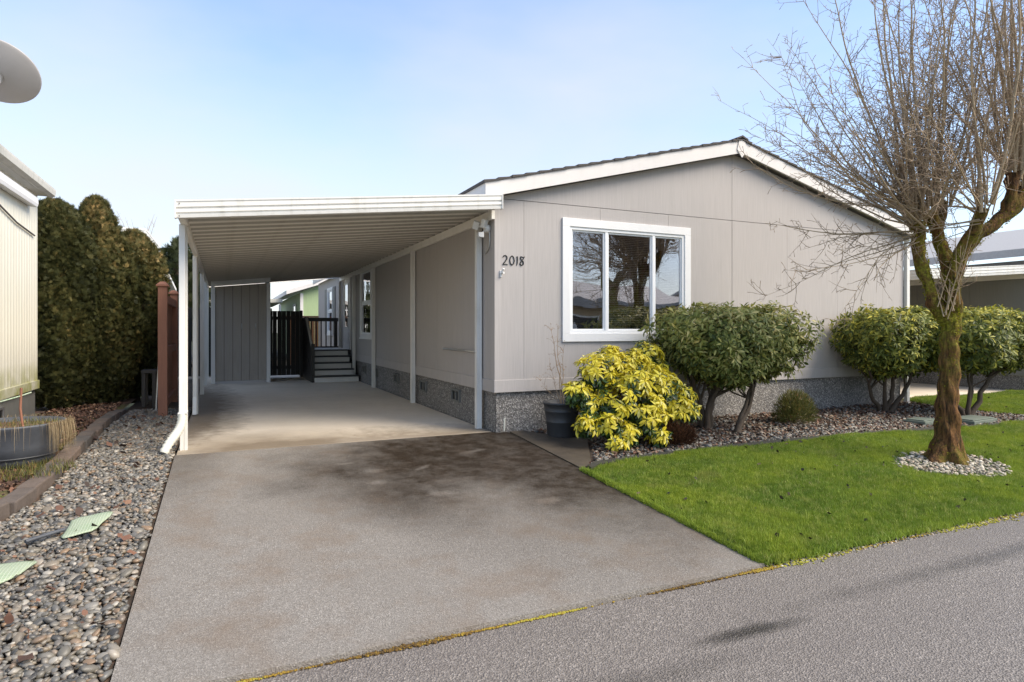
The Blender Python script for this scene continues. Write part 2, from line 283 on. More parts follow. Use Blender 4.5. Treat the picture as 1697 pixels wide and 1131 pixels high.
m = M('window_screen'); m.t.nodes.remove(m.p); tb = m.n('ShaderNodeBsdfTransparent'); df = m.n('ShaderNodeBsdfDiffuse'); df.inputs[0].default_value = (.10, .085, .075, 1); mxs = m.n('ShaderNodeMixShader'); mxs.inputs[0].default_value = .42
m.t.links.new(tb.outputs[0], mxs.inputs[1]); m.t.links.new(df.outputs[0], mxs.inputs[2]); m.t.links.new(mxs.outputs[0], m.out.inputs[0]); MT['screen'] = m.m
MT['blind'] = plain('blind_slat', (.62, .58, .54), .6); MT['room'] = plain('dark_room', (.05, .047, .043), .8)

# ================================================================= mesh helpers
def g(x, y):                       # height of the ground
    if y > 0: return 0.
    if y < -4.4: return -.28
    return .28/4.4*y
def root_loc(o):
    v = Vector((0, 0, 0))
    while o is not None: v = v + o.location; o = o.parent
    return v
def tag(o, label=None, cat=None, group=None, kind=None):
    for k, v in (('label', label), ('category', cat), ('group', group), ('kind', kind)):
        if v: o[k] = v
    return o
def thing(name, loc, label, cat, group=None, rz=0):
    o = bpy.data.objects.new(name, None); o.empty_display_size = .2; col.objects.link(o); o.location = loc; o.rotation_euler = (0, 0, rz)
    return tag(o, label, cat, group)
def link(name, me, mat, parent=None, kind=None):
    if mat is not None and not me.materials: me.materials.append(MT[mat] if isinstance(mat, str) else mat)
    o = bpy.data.objects.new(name, me); col.objects.link(o)
    if parent is not None: o.parent = parent
    if kind: o['kind'] = kind
    return o
class MB:
    """collects faces given in world coordinates; build() makes one mesh object"""
    def __init__(s): s.v = []; s.f = []; s.sm = []
    def add(s, vs, fs, smooth=False):
        n = len(s.v); s.v += [tuple(v) for v in vs]; s.f += [tuple(i+n for i in f) for f in fs]; s.sm += [smooth]*len(fs); return s
    def box(s, x0, x1, y0, y1, z0, z1):
        return s.add([(x0, y0, z0), (x1, y0, z0), (x1, y1, z0), (x0, y1, z0), (x0, y0, z1), (x1, y0, z1), (x1, y1, z1), (x0, y1, z1)],
                     [(0, 3, 2, 1), (4, 5, 6, 7), (0, 1, 5, 4), (1, 2, 6, 5), (2, 3, 7, 6), (3, 0, 4, 7)])
    def hexa(s, b, t):             # two matching quads, bottom (counter-clockwise from above) and top
        return s.add(list(b)+list(t), [(0, 3, 2, 1), (4, 5, 6, 7), (0, 1, 5, 4), (1, 2, 6, 5), (2, 3, 7, 6), (3, 0, 4, 7)])
    def prism(s, poly, axis, a, b):   # closed polygon in the plane across axis, swept from a to b
        n = len(poly)
        def p(q, t): return {'x': (t, q[0], q[1]), 'y': (q[0], t, q[1]), 'z': (q[0], q[1], t)}[axis]
        vs = [p(q, a) for q in poly]+[p(q, b) for q in poly]
        fs = [(i, (i+1) % n, (i+1) % n+n, i+n) for i in range(n)]+[tuple(range(n))[::-1], tuple(range(n, 2*n))]
        return s.add(vs, fs)
    def tube(s, pts, rad, sides=8, cap=True, smooth=True, flat=1.0):
        pts = [Vector(p) for p in pts]; n = len(pts)
        rad = rad if hasattr(rad, '__len__') else [rad]*n
        vs = []; fs = []; up = Vector((0, 0, 1)); pa = None
        for i, p in enumerate(pts):
            d = (pts[min(i+1, n-1)]-pts[max(i-1, 0)]).normalized()
            if pa is None: a = d.cross(up if abs(d.z) < .95 else Vector((1, 0, 0))).normalized()
            else: a = (pa-d*pa.dot(d)).normalized()
            pa = a; b = d.cross(a)
            for k in range(sides):
                t = 2*math.pi*k/sides; vs.append(p+(a*math.cos(t)+b*math.sin(t)*flat)*rad[i])
        for i in range(n-1):
            for k in range(sides):
                k2 = (k+1) % sides; fs.append((i*sides+k, i*sides+k2, (i+1)*sides+k2, (i+1)*sides+k))
        s.add(vs, fs, smooth)
        if cap: s.add(vs[:sides], [tuple(range(sides))[::-1]]); s.add(vs[-sides:], [tuple(range(sides))])
        return s
    def lathe(s, prof, c, seg=32, axis=None):
        vs = []; fs = []; n = len(prof)
        for k in range(seg):
            t = 2*math.pi*k/seg
            for r, z in prof:
                v = Vector((r*math.cos(t), r*math.sin(t), z))
                if axis is not None: v = axis @ v
                vs.append(v+Vector(c))
        for k in range(seg):
            k2 = (k+1) % seg
            for i in range(n-1): fs.append((k*n+i, k2*n+i, k2*n+i+1, k*n+i+1))
        return s.add(vs, fs, True)
    def build(s, name, mat, parent=None, bevel=0, kind=None, label=None, cat=None, group=None):
        rl = root_loc(parent); me = bpy.data.meshes.new(name)
        me.from_pydata([(v[0]-rl.x, v[1]-rl.y, v[2]-rl.z) for v in s.v], [], s.f)
        me.polygons.foreach_set('use_smooth', s.sm); me.update()
        bm = bmesh.new(); bm.from_mesh(me); bmesh.ops.recalc_face_normals(bm, faces=bm.faces); bm.to_mesh(me); bm.free()
        o = link(name, me, mat, parent, kind)
        if bevel:
            b = o.modifiers.new('bevel', 'BEVEL'); b.width = bevel; b.segments = 2; b.limit_method = 'ANGLE'; b.angle_limit = R_(40)
        return tag(o, label, cat, group)
def box(name, x0, x1, y0, y1, z0, z1, mat, parent, bevel=.004):
    return MB().box(x0, x1, y0, y1, z0, z1).build(name, mat, parent, bevel)
def frame_y(mb, x0, x1, z0, z1, w, y0, y1):     # rectangular frame in a wall that faces -Y
    mb.box(x0, x1, y0, y1, z1-w, z1); mb.box(x0, x1, y0, y1, z0, z0+w); mb.box(x0, x0+w, y0, y1, z0+w, z1-w); mb.box(x1-w, x1, y0, y1, z0+w, z1-w); return mb
def frame_x(mb, y0, y1, z0, z1, w, x0, x1):
    mb.box(x0, x1, y0, y1, z1-w, z1); mb.box(x0, x1, y0, y1, z0, z0+w); mb.box(x0, x1, y0, y0+w, z0+w, z1-w); mb.box(x0, x1, y1-w, y1, z0+w, z1-w); return mb
def np_mesh(name, V, F, rnd=None, smooth=True):
    V = np.asarray(V, np.float32); F = np.asarray(F, np.int32); k = F.shape[1]
    me = bpy.data.meshes.new(name); me.vertices.add(len(V)); me.vertices.foreach_set('co', V.ravel())
    me.loops.add(F.size); me.loops.foreach_set('vertex_index', F.ravel())
    me.polygons.add(len(F)); me.polygons.foreach_set('loop_start', np.arange(0, F.size, k, dtype=np.int32))
    try: me.polygons.foreach_set('loop_total', np.full(len(F), k, np.int32))
    except Exception: pass
    me.polygons.foreach_set('use_smooth', np.full(len(F), smooth, bool))
    if rnd is not None:
        a = me.attributes.new('rnd', 'FLOAT', 'POINT'); a.data.foreach_set('value', np.asarray(rnd, np.float32))
    me.update(calc_edges=True); return me
def scatter(bv, bf, pos, rot, scl, rnd=None):
    """copies of one small mesh: pos (n,3), rot (n,3,3), scl (n,) or (n,3)"""
    bv = np.asarray(bv, float); bf = np.asarray(bf); n = len(pos); scl = np.asarray(scl, float)
    if scl.ndim == 1: scl = np.repeat(scl[:, None], 3, 1)
    V = np.einsum('nij,nkj->nki', rot, bv[None]*scl[:, None, :])+np.asarray(pos)[:, None, :]
    F = (bf[None]+(np.arange(n)*len(bv))[:, None, None]).reshape(-1, bf.shape[1])
    return V.reshape(-1, 3), F, (np.repeat(rnd, len(bv)) if rnd is not None else None)
def rot_zyx(yaw, pitch, roll):
    cy, sy, cp, sp, cr, sr = np.cos(yaw), np.sin(yaw), np.cos(pitch), np.sin(pitch), np.cos(roll), np.sin(roll); o = np.zeros_like(cy); i = np.ones_like(cy)
    Z = np.stack([cy, -sy, o, sy, cy, o, o, o, i], -1).reshape(-1, 3, 3); X = np.stack([i, o, o, o, cp, -sp, o, sp, cp], -1).reshape(-1, 3, 3); Y = np.stack([cr, o, sr, o, i, o, -sr, o, cr], -1).reshape(-1, 3, 3)
    return Z @ X @ Y
def basis(d, up=None):
    """rotation whose Y axis is d and whose Z axis leans to up"""
    d = d/np.linalg.norm(d, axis=1, keepdims=True); up = np.tile([0, 0, 1.], (len(d), 1)) if up is None else up
    x = np.cross(d, up); l = np.linalg.norm(x, axis=1, keepdims=True); x = np.where(l > 1e-4, x/np.maximum(l, 1e-6), [1., 0, 0]); z = np.cross(x, d)
    return np.stack([x, d, z], -1)
def ico(sub):
    bm = bmesh.new(); bmesh.ops.create_icosphere(bm, subdivisions=sub, radius=1); v = np.array([p.co[:] for p in bm.verts]); f = np.array([[q.index for q in p.verts] for p in bm.faces]); bm.free(); return v, f
def in_poly(x, y, P):
    r = np.zeros(x.shape, bool); n = len(P)
    for i in range(n):
        (x1, y1), (x2, y2) = P[i], P[(i+1) % n]
        if y1 == y2: continue
        r ^= ((y1 > y) != (y2 > y)) & (x < (x2-x1)*(y-y1)/(y2-y1)+x1)
    return r
gv = np.vectorize(g)
def sheet(name, poly, mat, dz=0., step=.25, parent=None, kind='structure', bump=None):
    """ground sheet over a polygon, following the ground height"""
    bm = bmesh.new(); f = bm.faces.new([bm.verts.new((x, y, 0)) for x, y in poly]); 
    for ax in (0, 1):
        lo = min(p[ax] for p in poly); hi = max(p[ax] for p in poly); t = lo+step
        while t < hi-1e-3:
            nrm = (1, 0, 0) if ax == 0 else (0, 1, 0); co = (t, 0, 0) if ax == 0 else (0, t, 0)
            bmesh.ops.bisect_plane(bm, geom=bm.verts[:]+bm.edges[:]+bm.faces[:], plane_co=co, plane_no=nrm); t += step
    for t in (0., -4.4): bmesh.ops.bisect_plane(bm, geom=bm.verts[:]+bm.edges[:]+bm.faces[:], plane_co=(0, t, 0), plane_no=(0, 1, 0))
    for v in bm.verts: v.co.z = g(v.co.x, v.co.y)+dz+(bump(v.co.x, v.co.y) if bump else 0)
    bmesh.ops.recalc_face_normals(bm, faces=bm.faces)
    if sum(f.normal.z for f in bm.faces) < 0: bmesh.ops.reverse_faces(bm, faces=bm.faces)
    me = bpy.data.meshes.new(name); bm.to_mesh(me); bm.free(); return link(name, me, mat, parent, kind)
LEAF_V = np.array([(0, 0, 0), (-.14, .38, .035), (0, .36, 0), (.14, .38, .035), (-.12, .70, .01), (0, .70, -.035), (.12, .70, .01), (0, 1, -.13)])
LEAF_F = np.array([(0, 2, 1), (0, 3, 2), (1, 2, 5), (1, 5, 4), (2, 3, 6), (2, 6, 5), (4, 5, 7), (5, 6, 7)])

# ================================================================= the ground
gm = MB(); gm.add([(-300, -300, -.42), (300, -300, -.42), (300, 300, -.42), (-300, 300, -.42)], [(0, 1, 2, 3)]); gm.build('ground', 'ground', kind='structure')
# road
rb = MB(); ys = [-4.436, -5.2, -6.5, -8, -9.6, -11.2]; zs = [-.297, -.293, -.275, -.262, -.278, -.30]
for i in range(5): rb.add([(-60, ys[i], zs[i]), (-60, ys[i+1], zs[i+1]), (60, ys[i+1], zs[i+1]), (60, ys[i], zs[i])], [(0, 1, 2, 3)])
rb.build('road', 'road', kind='structure')
DX0, DX1 = -3.76, .20
dv = MB()    # driveway: a slab 4 cm thick whose lip stands over the road
ny = 12
for i in range(ny):
    y0, y1 = .10-4.49*i/ny, .10-4.49*(i+1)/ny
    dv.add([(DX0, y0, g(0, y0)), (DX0, y1, g(0, y1)), (DX1, y1, g(0, y1)), (DX1, y0, g(0, y0))], [(0, 1, 2, 3)])
dv.add([(DX0, -4.39, g(0, -4.39)), (DX1, -4.39, g(0, -4.39)), (DX1+.0, -4.405, -.36), (DX0, -4.405, -.36)], [(0, 3, 2, 1)])
dv.add([(DX0, .10, 0), (DX0, -4.39, g(0, -4.39)), (DX0, -4.39, -.4), (DX0, .10, -.1)], [(0, 3, 2, 1)])
dv.add([(DX1, .10, 0), (DX1, -4.39, g(0, -4.39)), (DX1, -4.39, -.4), (DX1, .10, -.1)], [(0, 1, 2, 3)])
dv.build('driveway', 'drive', kind='structure')
base_s = MB()
base_s.add([(-3.75, .105, -.03), (.02, .105, -.03), (.02, 12.2, -.03), (-3.75, 12.2, -.03)], [(0, 1, 2, 3)])
pad = base_s.build('carport_pad', 'soil', kind='structure')
for a, b in ((.115, 4.72), (4.735, 9.05), (9.065, 12.2)):
    box('slab', -3.75, .0, a, b, -.1, .004, 'pad', pad, .006)
sheet('rear_yard', [(-9, 12.2), (6, 12.2), (6, 40), (-9, 40)], 'walk', -.05, 8)
BEDF = [(.31, -1.84), (.47, -1.74), (1.3, -1.67), (2.43, -1.63), (3.5, -1.62), (4.61, -1.65), (6.2, -1.76), (7.55, -1.91), (8.6, -1.86), (9.3, -1.72)]
BEDB = [(9.3, -1.68), (8.9, -1.2), (8.55, -.7), (8.5, .0)]
bedpoly = BEDF+BEDB+[(.2, .0), (.2, -.35), (.98, -.72), (.45, -1.62), (.31, -1.8)]
bed = sheet('planting_bed', [(.2, .05), (.2, -1.84)]+BEDF+BEDB[:3]+[(8.5, .05)], 'soil', -.012, .3)
walk = MB(); wp = [(.21, -.02), (.21, -1.83), (.31, -1.83), (.46, -1.66), (.98, -.74), (.55, -.25), (.40, -.02)]
walk.add([(x, y, g(x, y)+.012) for x, y in wp]+[(x, y, g(x, y)-.08) for x, y in wp], [tuple(range(7))[::-1]]+[(i, (i+1) % 7, (i+1) % 7+7, i+7) for i in range(7)])
walk.build('walkway', 'walk', kind='structure')
# edging strip in front of the bed
es = MB()
for i in range(len(BEDF)-1):
    (x0, y0), (x1, y1) = BEDF[i], BEDF[i+1]; w = .07
    es.hexa([(x0, y0-w, g(0, y0)-.1), (x1, y1-w, g(0, y1)-.1), (x1, y1, g(0, y1)-.1), (x0, y0, g(0, y0)-.1)], [(x0, y0-w, g(0, y0)+.012), (x1, y1-w, g(0, y1)+.012), (x1, y1, g(0, y1)+.03), (x0, y0, g(0, y0)+.03)])
es.build('bed_edging', 'strip', None, 0, None, 'low dark curved edging strip between lawn and stone bed', 'edging')
# lawn
RING = (4.42, -3.16, .66)
lawn_poly = [(.205, -4.40), (16, -4.40), (16, .0), (9.35, .35), (8.55, .1), (8.6, -.7), (8.95, -1.2), (9.32, -1.72)]+[(x, y-.07) for x, y in BEDF[::-1]]+[(.205, -1.9)]
lb = lambda x, y: .018*math.sin(2.1*x+1)*math.sin(1.7*y+2)+.012*math.sin(5.3*x)*math.cos(4.7*y)
lawn = sheet('lawn', lawn_poly, 'lawnbase', .0, .25, bump=lb)
def tuft(name, n, h, spread, w):
    V = []; F = []
    for i in range(n):
        a = random.random()*6.28; r = spread*math.sqrt(random.random()); bx, by = r*math.cos(a), r*math.sin(a); t = random.random()*6.28; ln = h*random.uniform(.55, 1.15); lean = random.uniform(.15, .75)*ln; la = random.random()*6.28
        cx_, sy_ = math.cos(t)*w, math.sin(t)*w; mx_, my_ = bx+lean*.35*math.cos(la), by+lean*.35*math.sin(la)
        k = len(V); V += [(bx-cx_, by-sy_, -.004), (bx+cx_, by+sy_, -.004), (mx_+cx_*.8, my_+sy_*.8, ln*.6), (mx_-cx_*.8, my_-sy_*.8, ln*.6), (bx+lean*math.cos(la), by+lean*math.sin(la), ln)]
        F += [(k, k+1, k+2), (k, k+2, k+3), (k+3, k+2, k+4)]
    return np_mesh(name, V, F)
def gn_scatter(target, inst_me, density, seed, smin, smax, name):
    """one stuff object: geometry nodes strew a small tuft over a copy of the sheet"""
    src = bpy.data.objects.new(name+'_source', inst_me)      # not linked: only instanced
    ng = bpy.data.node_groups.new(name, 'GeometryNodeTree')
    ng.interface.new_socket('Geometry', in_out='INPUT', socket_type='NodeSocketGeometry'); ng.interface.new_socket('Geometry', in_out='OUTPUT', socket_type='NodeSocketGeometry')
    N = ng.nodes.new; l = ng.links.new
    gi = N('NodeGroupInput'); go = N('NodeGroupOutput'); dp = N('GeometryNodeDistributePointsOnFaces'); ip = N('GeometryNodeInstanceOnPoints'); oi = N('GeometryNodeObjectInfo')
    oi.inputs[0].default_value = src; dp.inputs['Density'].default_value = density; dp.inputs['Seed'].default_value = seed
    rv = N('FunctionNodeRandomValue'); rv.data_type = 'FLOAT_VECTOR'; rv.inputs[0].default_value = (-.15, -.15, 0); rv.inputs[1].default_value = (.15, .15, 6.28)
    rs = N('FunctionNodeRandomValue'); rs.data_type = 'FLOAT'; rs.inputs[2].default_value = smin; rs.inputs[3].default_value = smax
    l(gi.outputs[0], dp.inputs[0]); l(dp.outputs[0], ip.inputs[0]); l(oi.outputs['Geometry'], ip.inputs['Instance']); l(rv.outputs[0], ip.inputs['Rotation']); l(rs.outputs[1], ip.inputs['Scale']); l(ip.outputs[0], go.inputs[0])
    md = target.modifiers.new('strew', 'NODES'); md.node_group = ng
tm = tuft('grass_tuft', 9, .036, .022, .0016); tm.materials.append(MT['grass'])
# the grass grows on the lawn but not inside the ring of stones
cs = .06; xs = np.arange(.22, 16, cs); yy = np.arange(-4.40, .4, cs); X, Y = np.meshgrid(xs, yy); X = X.ravel(); Y = Y.ravel()
ok = in_poly(X+cs/2, Y+cs/2, lawn_poly) & ((((X-RING[0])/.72)**2+((Y-RING[1])/.50)**2) > 1+.25*np.sin(X*19)*np.cos(Y*23)) & (X < 15.9)
X, Y = X[ok], Y[ok]; z = lambda a, b: gv(a, b)+np.vectorize(lb)(a, b)+.002
q = np.stack([np.stack([X+dx, Y+dy, z(X+dx, Y+dy)], -1) for dx, dy in ((0, 0), (cs, 0), (cs, cs), (0, cs))], 1).reshape(-1, 3)
go_ = link('lawn_grass', np_mesh('lawn_grass', q, np.arange(len(q)).reshape(-1, 4)), 'grass', None, 'stuff'); tag(go_, 'short bright green mown grass of the front lawn', 'grass')
gn_scatter(go_, tm, 5200, 3, .55, 1.35, 'grass_strew')
tm2 = tuft('coarse_tuft', 7, .06, .02, .0018); tm2.materials.append(MT['grass']); co_ = link('coarse_grass', go_.data.copy(), 'grass', lawn, 'stuff'); gn_scatter(co_, tm2, 240, 5, .6, 1.3, 'coarse_strew')
rg = np.random.default_rng(91); ed = []
for k in range(2600):
    if k % 2: x_, y_ = .205+abs(rg.normal(0, .012))-.022, rg.uniform(-4.38, -1.92)
    else: x_, y_ = rg.uniform(.2, 12), -4.40+rg.normal(0, .014)
    ed.append((x_, y_, g(x_, y_)))
bv_ = np.array([v.co[:] for v in tm.vertices]); bf_ = np.array([p.vertices[:] for p in tm.polygons]); ed = np.array(ed); n_ = len(ed)
V, F, A = scatter(bv_, bf_, ed, rot_zyx(rg.uniform(0, 6.28, n_), rg.normal(0, .3, n_), rg.normal(0, .3, n_)), rg.uniform(.8, 1.7, n_), rg.random(n_))
link('edge_grass', np_mesh('edge_grass', V, F, A), 'grass', lawn, 'stuff')
# left side: soil strip with moss, then river pebbles up to the driveway
EDGE = [(-5.75, -2.75), (-5.3, -2.2), (-4.93, -1.68), (-4.80, -1.2), (-4.78, -.6), (-4.77, .0), (-4.78, .6), (-4.80, 1.3), (-4.82, 2.0), (-4.84, 2.8), (-4.82, 3.5), (-4.80, 4.3)]
soil = sheet('left_bed', [(-6.2, -2.9), (-5.75, -2.75)]+EDGE[1:]+[(-4.8, 9), (-6.2, 9)], 'mosssoil', .045, .3)
gpoly = [(-3.77, .2), (-3.77, -4.39), (-7.2, -4.39), (-7.2, -2.75)]+EDGE+[(-4.8, 12), (-3.77, 12)]
gravel = sheet('gravel_bed', gpoly, 'soil', -.02, .4)
v1, f1 = ico(1); v2, f2 = ico(2)
def pebble_field(poly, pitch, size, z0, seed, layers=2, ymin=-9e9):
    rg = np.random.default_rng(seed); P = np.array(poly); out = []
    for lay in range(layers):
        xs = np.arange(P[:, 0].min(), P[:, 0].max(), pitch); ys = np.arange(P[:, 1].min(), P[:, 1].max(), pitch*.87); X, Y = np.meshgrid(xs, ys); X = X+(np.arange(len(ys)) % 2)[:, None]*pitch/2+lay*pitch*.37; Y = Y+lay*pitch*.41
        X = (X+rg.uniform(-.42, .42, X.shape)*pitch).ravel(); Y = (Y+rg.uniform(-.42, .42, Y.shape)*pitch).ravel()
        o = in_poly(X, Y, poly); X, Y = X[o], Y[o]; n = len(X)
        s = size*np.exp(rg.normal(0, .27, n)); sc = np.stack([s*rg.uniform(.95, 1.45, n), s*rg.uniform(.75, 1.0, n), s*rg.uniform(.42, .68, n)], -1)
        pos = np.stack([X, Y, gv(X, Y)+z0+lay*size*.55+rg.uniform(-.3, .35, n)*size], -1)
        rot = rot_zyx(rg.uniform(0, 6.28, n), rg.normal(0, .28, n), rg.normal(0, .28, n)); out.append((pos, rot, sc, rg.random(n)))
    return [np.concatenate(a) for a in zip(*out)]
def peb_shape(v, seed):
    rg = np.random.default_rng(seed); w = v.copy()
    for k in range(5):
        d = rg.normal(size=3); d /= np.linalg.norm(d); w *= (1+.16*np.tanh(2.5*(v @ d))*rg.choice([-1, 1]))[:, None]**1
    return w
pos, rot, sc, rn = pebble_field([(-3.785, 4.6), (-3.785, -4.36), (-6.3, -4.36), (-6.3, -3.0)]+[(x+.10, y) for x, y in EDGE]+[(-4.7, 4.6)], .038, .0190, .0, 5)
camp = np.array(cam.location)
# the 300 that show largest are pebbles of their own
dv_ = pos-camp; yaw = math.radians(YAW); depth = dv_[:, 0]*math.sin(yaw)+dv_[:, 1]*math.cos(yaw); lat = dv_[:, 0]*math.cos(yaw)-dv_[:, 1]*math.sin(yaw)
vis = (depth > .5) & (np.abs(lat/depth) < .816) & (np.abs(dv_[:, 2]/depth) < .60) & (pos[:, 2] > gv(pos[:, 0], pos[:, 1])+.012)
score = np.where(vis, sc[:, 0]*sc[:, 1]/depth**2, 0); top = np.argsort(-score)[:300]; rest = np.ones(len(pos), bool); rest[top] = False
shapes = []
for k in range(10):
    me = np_mesh('pebble', peb_shape(v2, 40+k), f2); me.materials.append(MT['pebble']); shapes.append(me)
for i in top:
    o = bpy.data.objects.new('pebble', shapes[i % 10]); col.objects.link(o); o.parent = gravel
    o.matrix_basis = Matrix.Translation(Vector(pos[i])) @ Matrix(rot[i].tolist()).to_4x4() @ Matrix.Diagonal((*sc[i], 1))
V_, F_, A_ = [], [], []; off = 0; idx = np.where(rest)[0]
for k in range(6):
    ii = idx[k::6]; V, F, A = scatter(peb_shape(v1, 60+k), f1, pos[ii], rot[ii], sc[ii], rn[ii]); V_.append(V); F_.append(F+off); A_.append(A); off += len(V)
link('pebbles', np_mesh('pebbles', np.concatenate(V_), np.concatenate(F_), np.concatenate(A_)), 'pebbles', gravel, 'stuff')
# stones in the right bed and the pale ring round the tree
v0, f0 = ico(1)
def stones(name, poly, pitch, size, mat, parent, seed, z0=.0, layers=1, keep=None):
    p, r, s, a = pebble_field(poly, pitch, size, z0, seed, layers)
    if keep is not None: k = keep(p); p, r, s, a = p[k], r[k], s[k], a[k]
    V, F, A = scatter(peb_shape(v0, seed), f0, p, r, s, a); return link(name, np_mesh(name, V, F, A), mat, parent, 'stuff')
nb = np.random.default_rng(2)
def bedkeep(p):
    t = np.sin(p[:, 0]*1.7)*np.cos(p[:, 1]*2.9+p[:, 0])+.6*np.sin(p[:, 0]*4.1+2)*np.sin(p[:, 1]*5); near = p[:, 1]+1.75
    return nb.random(len(p)) < np.clip(.98-.55*near+.28*t, .22, 1)
bed_in = [(x, y+.03) for x, y in BEDF]+BEDB+[(8.4, -.03), (.45, -.03), (.62, -.25), (1.02, -.74), (.5, -1.66)]
stones('bed_stones', bed_in, .042, .021, 'bedstone', bed, 21, .0, 1, bedkeep)
th_ = np.linspace(0, 6.28, 40)[:-1]; ringp = [(RING[0]+.74*math.cos(t)*(1+.05*math.sin(5*t)), RING[1]+.52*math.sin(t)*(1+.06*math.cos(4*t))) for t in th_]
stones('ring_stones', ringp, .042, .019, 'palestone', lawn, 23, .012, 1, lambda p: nb.random(len(p)) < .9-.45*((((p[:, 0]-RING[0])/.74)**2+((p[:, 1]-RING[1])/.52)**2) > .72))
# leaf litter, bark flakes
def litter(name, poly, n, size, parent, seed, dz=.012, mat='litter', keep=None, flat=.5, zf=None):
    rg = np.random.default_rng(seed); P = np.array(poly); X = rg.uniform(P[:, 0].min(), P[:, 0].max(), n*3); Y = rg.uniform(P[:, 1].min(), P[:, 1].max(), n*3); o = in_poly(X, Y, poly)
    if keep is not None: o &= keep(X, Y)
    X, Y = X[o][:n], Y[o][:n]; k = len(X); bv = np.array([(-.5, 0, .1), (-.1, -.32, 0), (.2, -.28, .12), (.5, .05, .02), (.15, .3, .14), (-.2, .25, -.02)]); bf = np.array([(0, 1, 5), (1, 2, 5), (2, 4, 5), (2, 3, 4)])
    V, F, A = scatter(bv, bf, np.stack([X, Y, gv(X, Y)+dz+rg.uniform(0, .015, k)], -1), rot_zyx(rg.uniform(0, 6.28, k), rg.normal(0, flat, k), rg.normal(0, flat, k)), size*rg.uniform(.5, 1.5, k), rg.random(k)); return link(name, np_mesh(name, V, F, A), mat, parent, 'stuff')
litter('bark_litter', bed_in, 5200, .038, bed, 31, .012)
litter('leaf_litter', [(-5.85, -2.4)]+[(x-.1, y) for x, y in EDGE[1:]]+[(-4.9, 5.5), (-5.85, 5.5)], 4200, .045, soil, 32, .055)
litter('pebble_leaves', [(-3.8, 3.5), (-3.8, -4.3), (-5.6, -4.3), (-4.7, -1.2), (-4.7, 3.5)], 150, .06, gravel, 33, .04)
tag(litter('fallen_leaves', lawn_poly, 400, .040, None, 34, .034, 'litterdk', None, .9), 'scattered small dark fallen leaves lying on the lawn', 'leaves')
# moss in the joint between driveway and road, and along the lawn's edge
def mossline(pts, n, w, size, seed, gate):
    rg = np.random.default_rng(seed); t = rg.random(n)*(len(pts)-1); i = t.astype(int); fr = t-i; P = np.array(pts); c = P[i]*(1-fr)[:, None]+P[np.minimum(i+1, len(P)-1)]*fr[:, None]
    k = gate(c[:, 0]) > rg.random(n); c = c[k]; m_ = len(c); c[:, 1] += rg.normal(0, w, m_)*gate(c[:, 0]); s = size*rg.uniform(.4, 1.3, m_)
    a = np.clip(.55+.3*np.sin(c[:, 0]*3.1)+rg.normal(0, .15, m_), 0, 1)
    return scatter(peb_shape(v1, seed), f1, np.stack([c[:, 0], c[:, 1], np.full(m_, -.293)], -1), rot_zyx(rg.uniform(0, 6.28, m_), np.zeros(m_), np.zeros(m_)), np.stack([s*1.5, s, s*.6], -1), a)
ga = lambda x: np.clip(.45+.45*np.sin(x*2.6+1.2)+.35*np.sin(x*7.3), .03, 1)
gb = lambda x: np.clip(.35+.08*(x-.4)+.3*np.sin(x*2.9), .05, 1)
V1, F1, A1 = mossline([(-3.7, -4.437), (.3, -4.437)], 4200, .010, .0060, 71, ga); V2, F2, A2 = mossline([(.3, -4.43), (6, -4.46), (14, -4.46)], 6500, .035, .0075, 72, gb)
A2 = np.clip(A2+.35, 0, 1)
ms_ = link('edge_moss', np_mesh('edge_moss', np.concatenate([V1, V2]), np.concatenate([F1, F2+len(V1)]), np.concatenate([A1, A2])), 'moss', None, 'stuff'); tag(ms_, 'yellow and orange moss in the joint along the road edge', 'moss')
stones('edge_dirt', [(.2, -4.46), (.2, -4.38), (14, -4.38), (14, -4.5)], .03, .012, 'bedstone', lawn, 25, -.014, 1)

# ================================================================= the house
house = thing('house', (0, 0, 0), 'single-storey grey manufactured home with numbers and wide front window', 'house')
W = 8.385; RX = W/2; LEN = 17.0; SB = .535; BT = .70
def zt(x): return 3.335+.25*(x if x <= RX else W-x)     # top of the roof boards along the front
def zw(x): return zt(x)-.20                             # top of the wall
# skirt
sk = MB(); sk.box(.035, W-.035, .035, LEN, -.15, SB+.05); skirt = sk.build('skirt', 'skirt', house)
# front panels below and above the horizontal joint
SEAM = 3.125
cuts = [0, .43, 1.65, 2.87, 4.14, 5.36, 6.58, 7.8, W]
WX0, WX1, WZ0, WZ1 = 1.13, 3.17, 1.30, 2.84         # hole for the front window
def front_panel(x0, x1, z0, top):
    xs_ = sorted(set([x0, x1]+[c for c in (RX, (SEAM-3.135)/.25, W-(SEAM-3.135)/.25) if x0 < c < x1]))
    poly = [(x0, z0), (x1, z0)]+[(x, top(x)) for x in xs_[::-1]]
    return MB().prism(poly, 'y', .0, .05)
for a, b in zip(cuts[:-1], cuts[1:]):
    gap = .002; t = lambda x: min(SEAM-.004, zw(x)); xa, xb = a+gap, b-gap
    if a == 4.14: xa += .003
    if b == 4.14: xb -= .003
    pieces = [(xa, xb)]
    mb = MB()
    if xb > WX0 and xa < WX1:
        if xa < WX0: mb.prism([(xa, BT), (WX0, BT), (WX0, t(1)), (xa, t(xa))], 'y', 0, .05)
        if xb > WX1: mb.prism([(WX1, BT), (xb, BT), (xb, t(xb)), (WX1, t(1))], 'y', 0, .05)
        u0, u1 = max(xa, WX0), min(xb, WX1); mb.box(u0, u1, 0, .05, BT, WZ0); up_ = MB() if (xa >= WX0 and xb <= WX1) else mb; up_.box(u0, u1, 0, .05, WZ1, SEAM-.004)
        if up_ is not mb: up_.build('siding_panel', 'siding', house)
    else: mb = front_panel(xa, xb, BT, t)
    mb.build('siding_panel', 'siding', house)
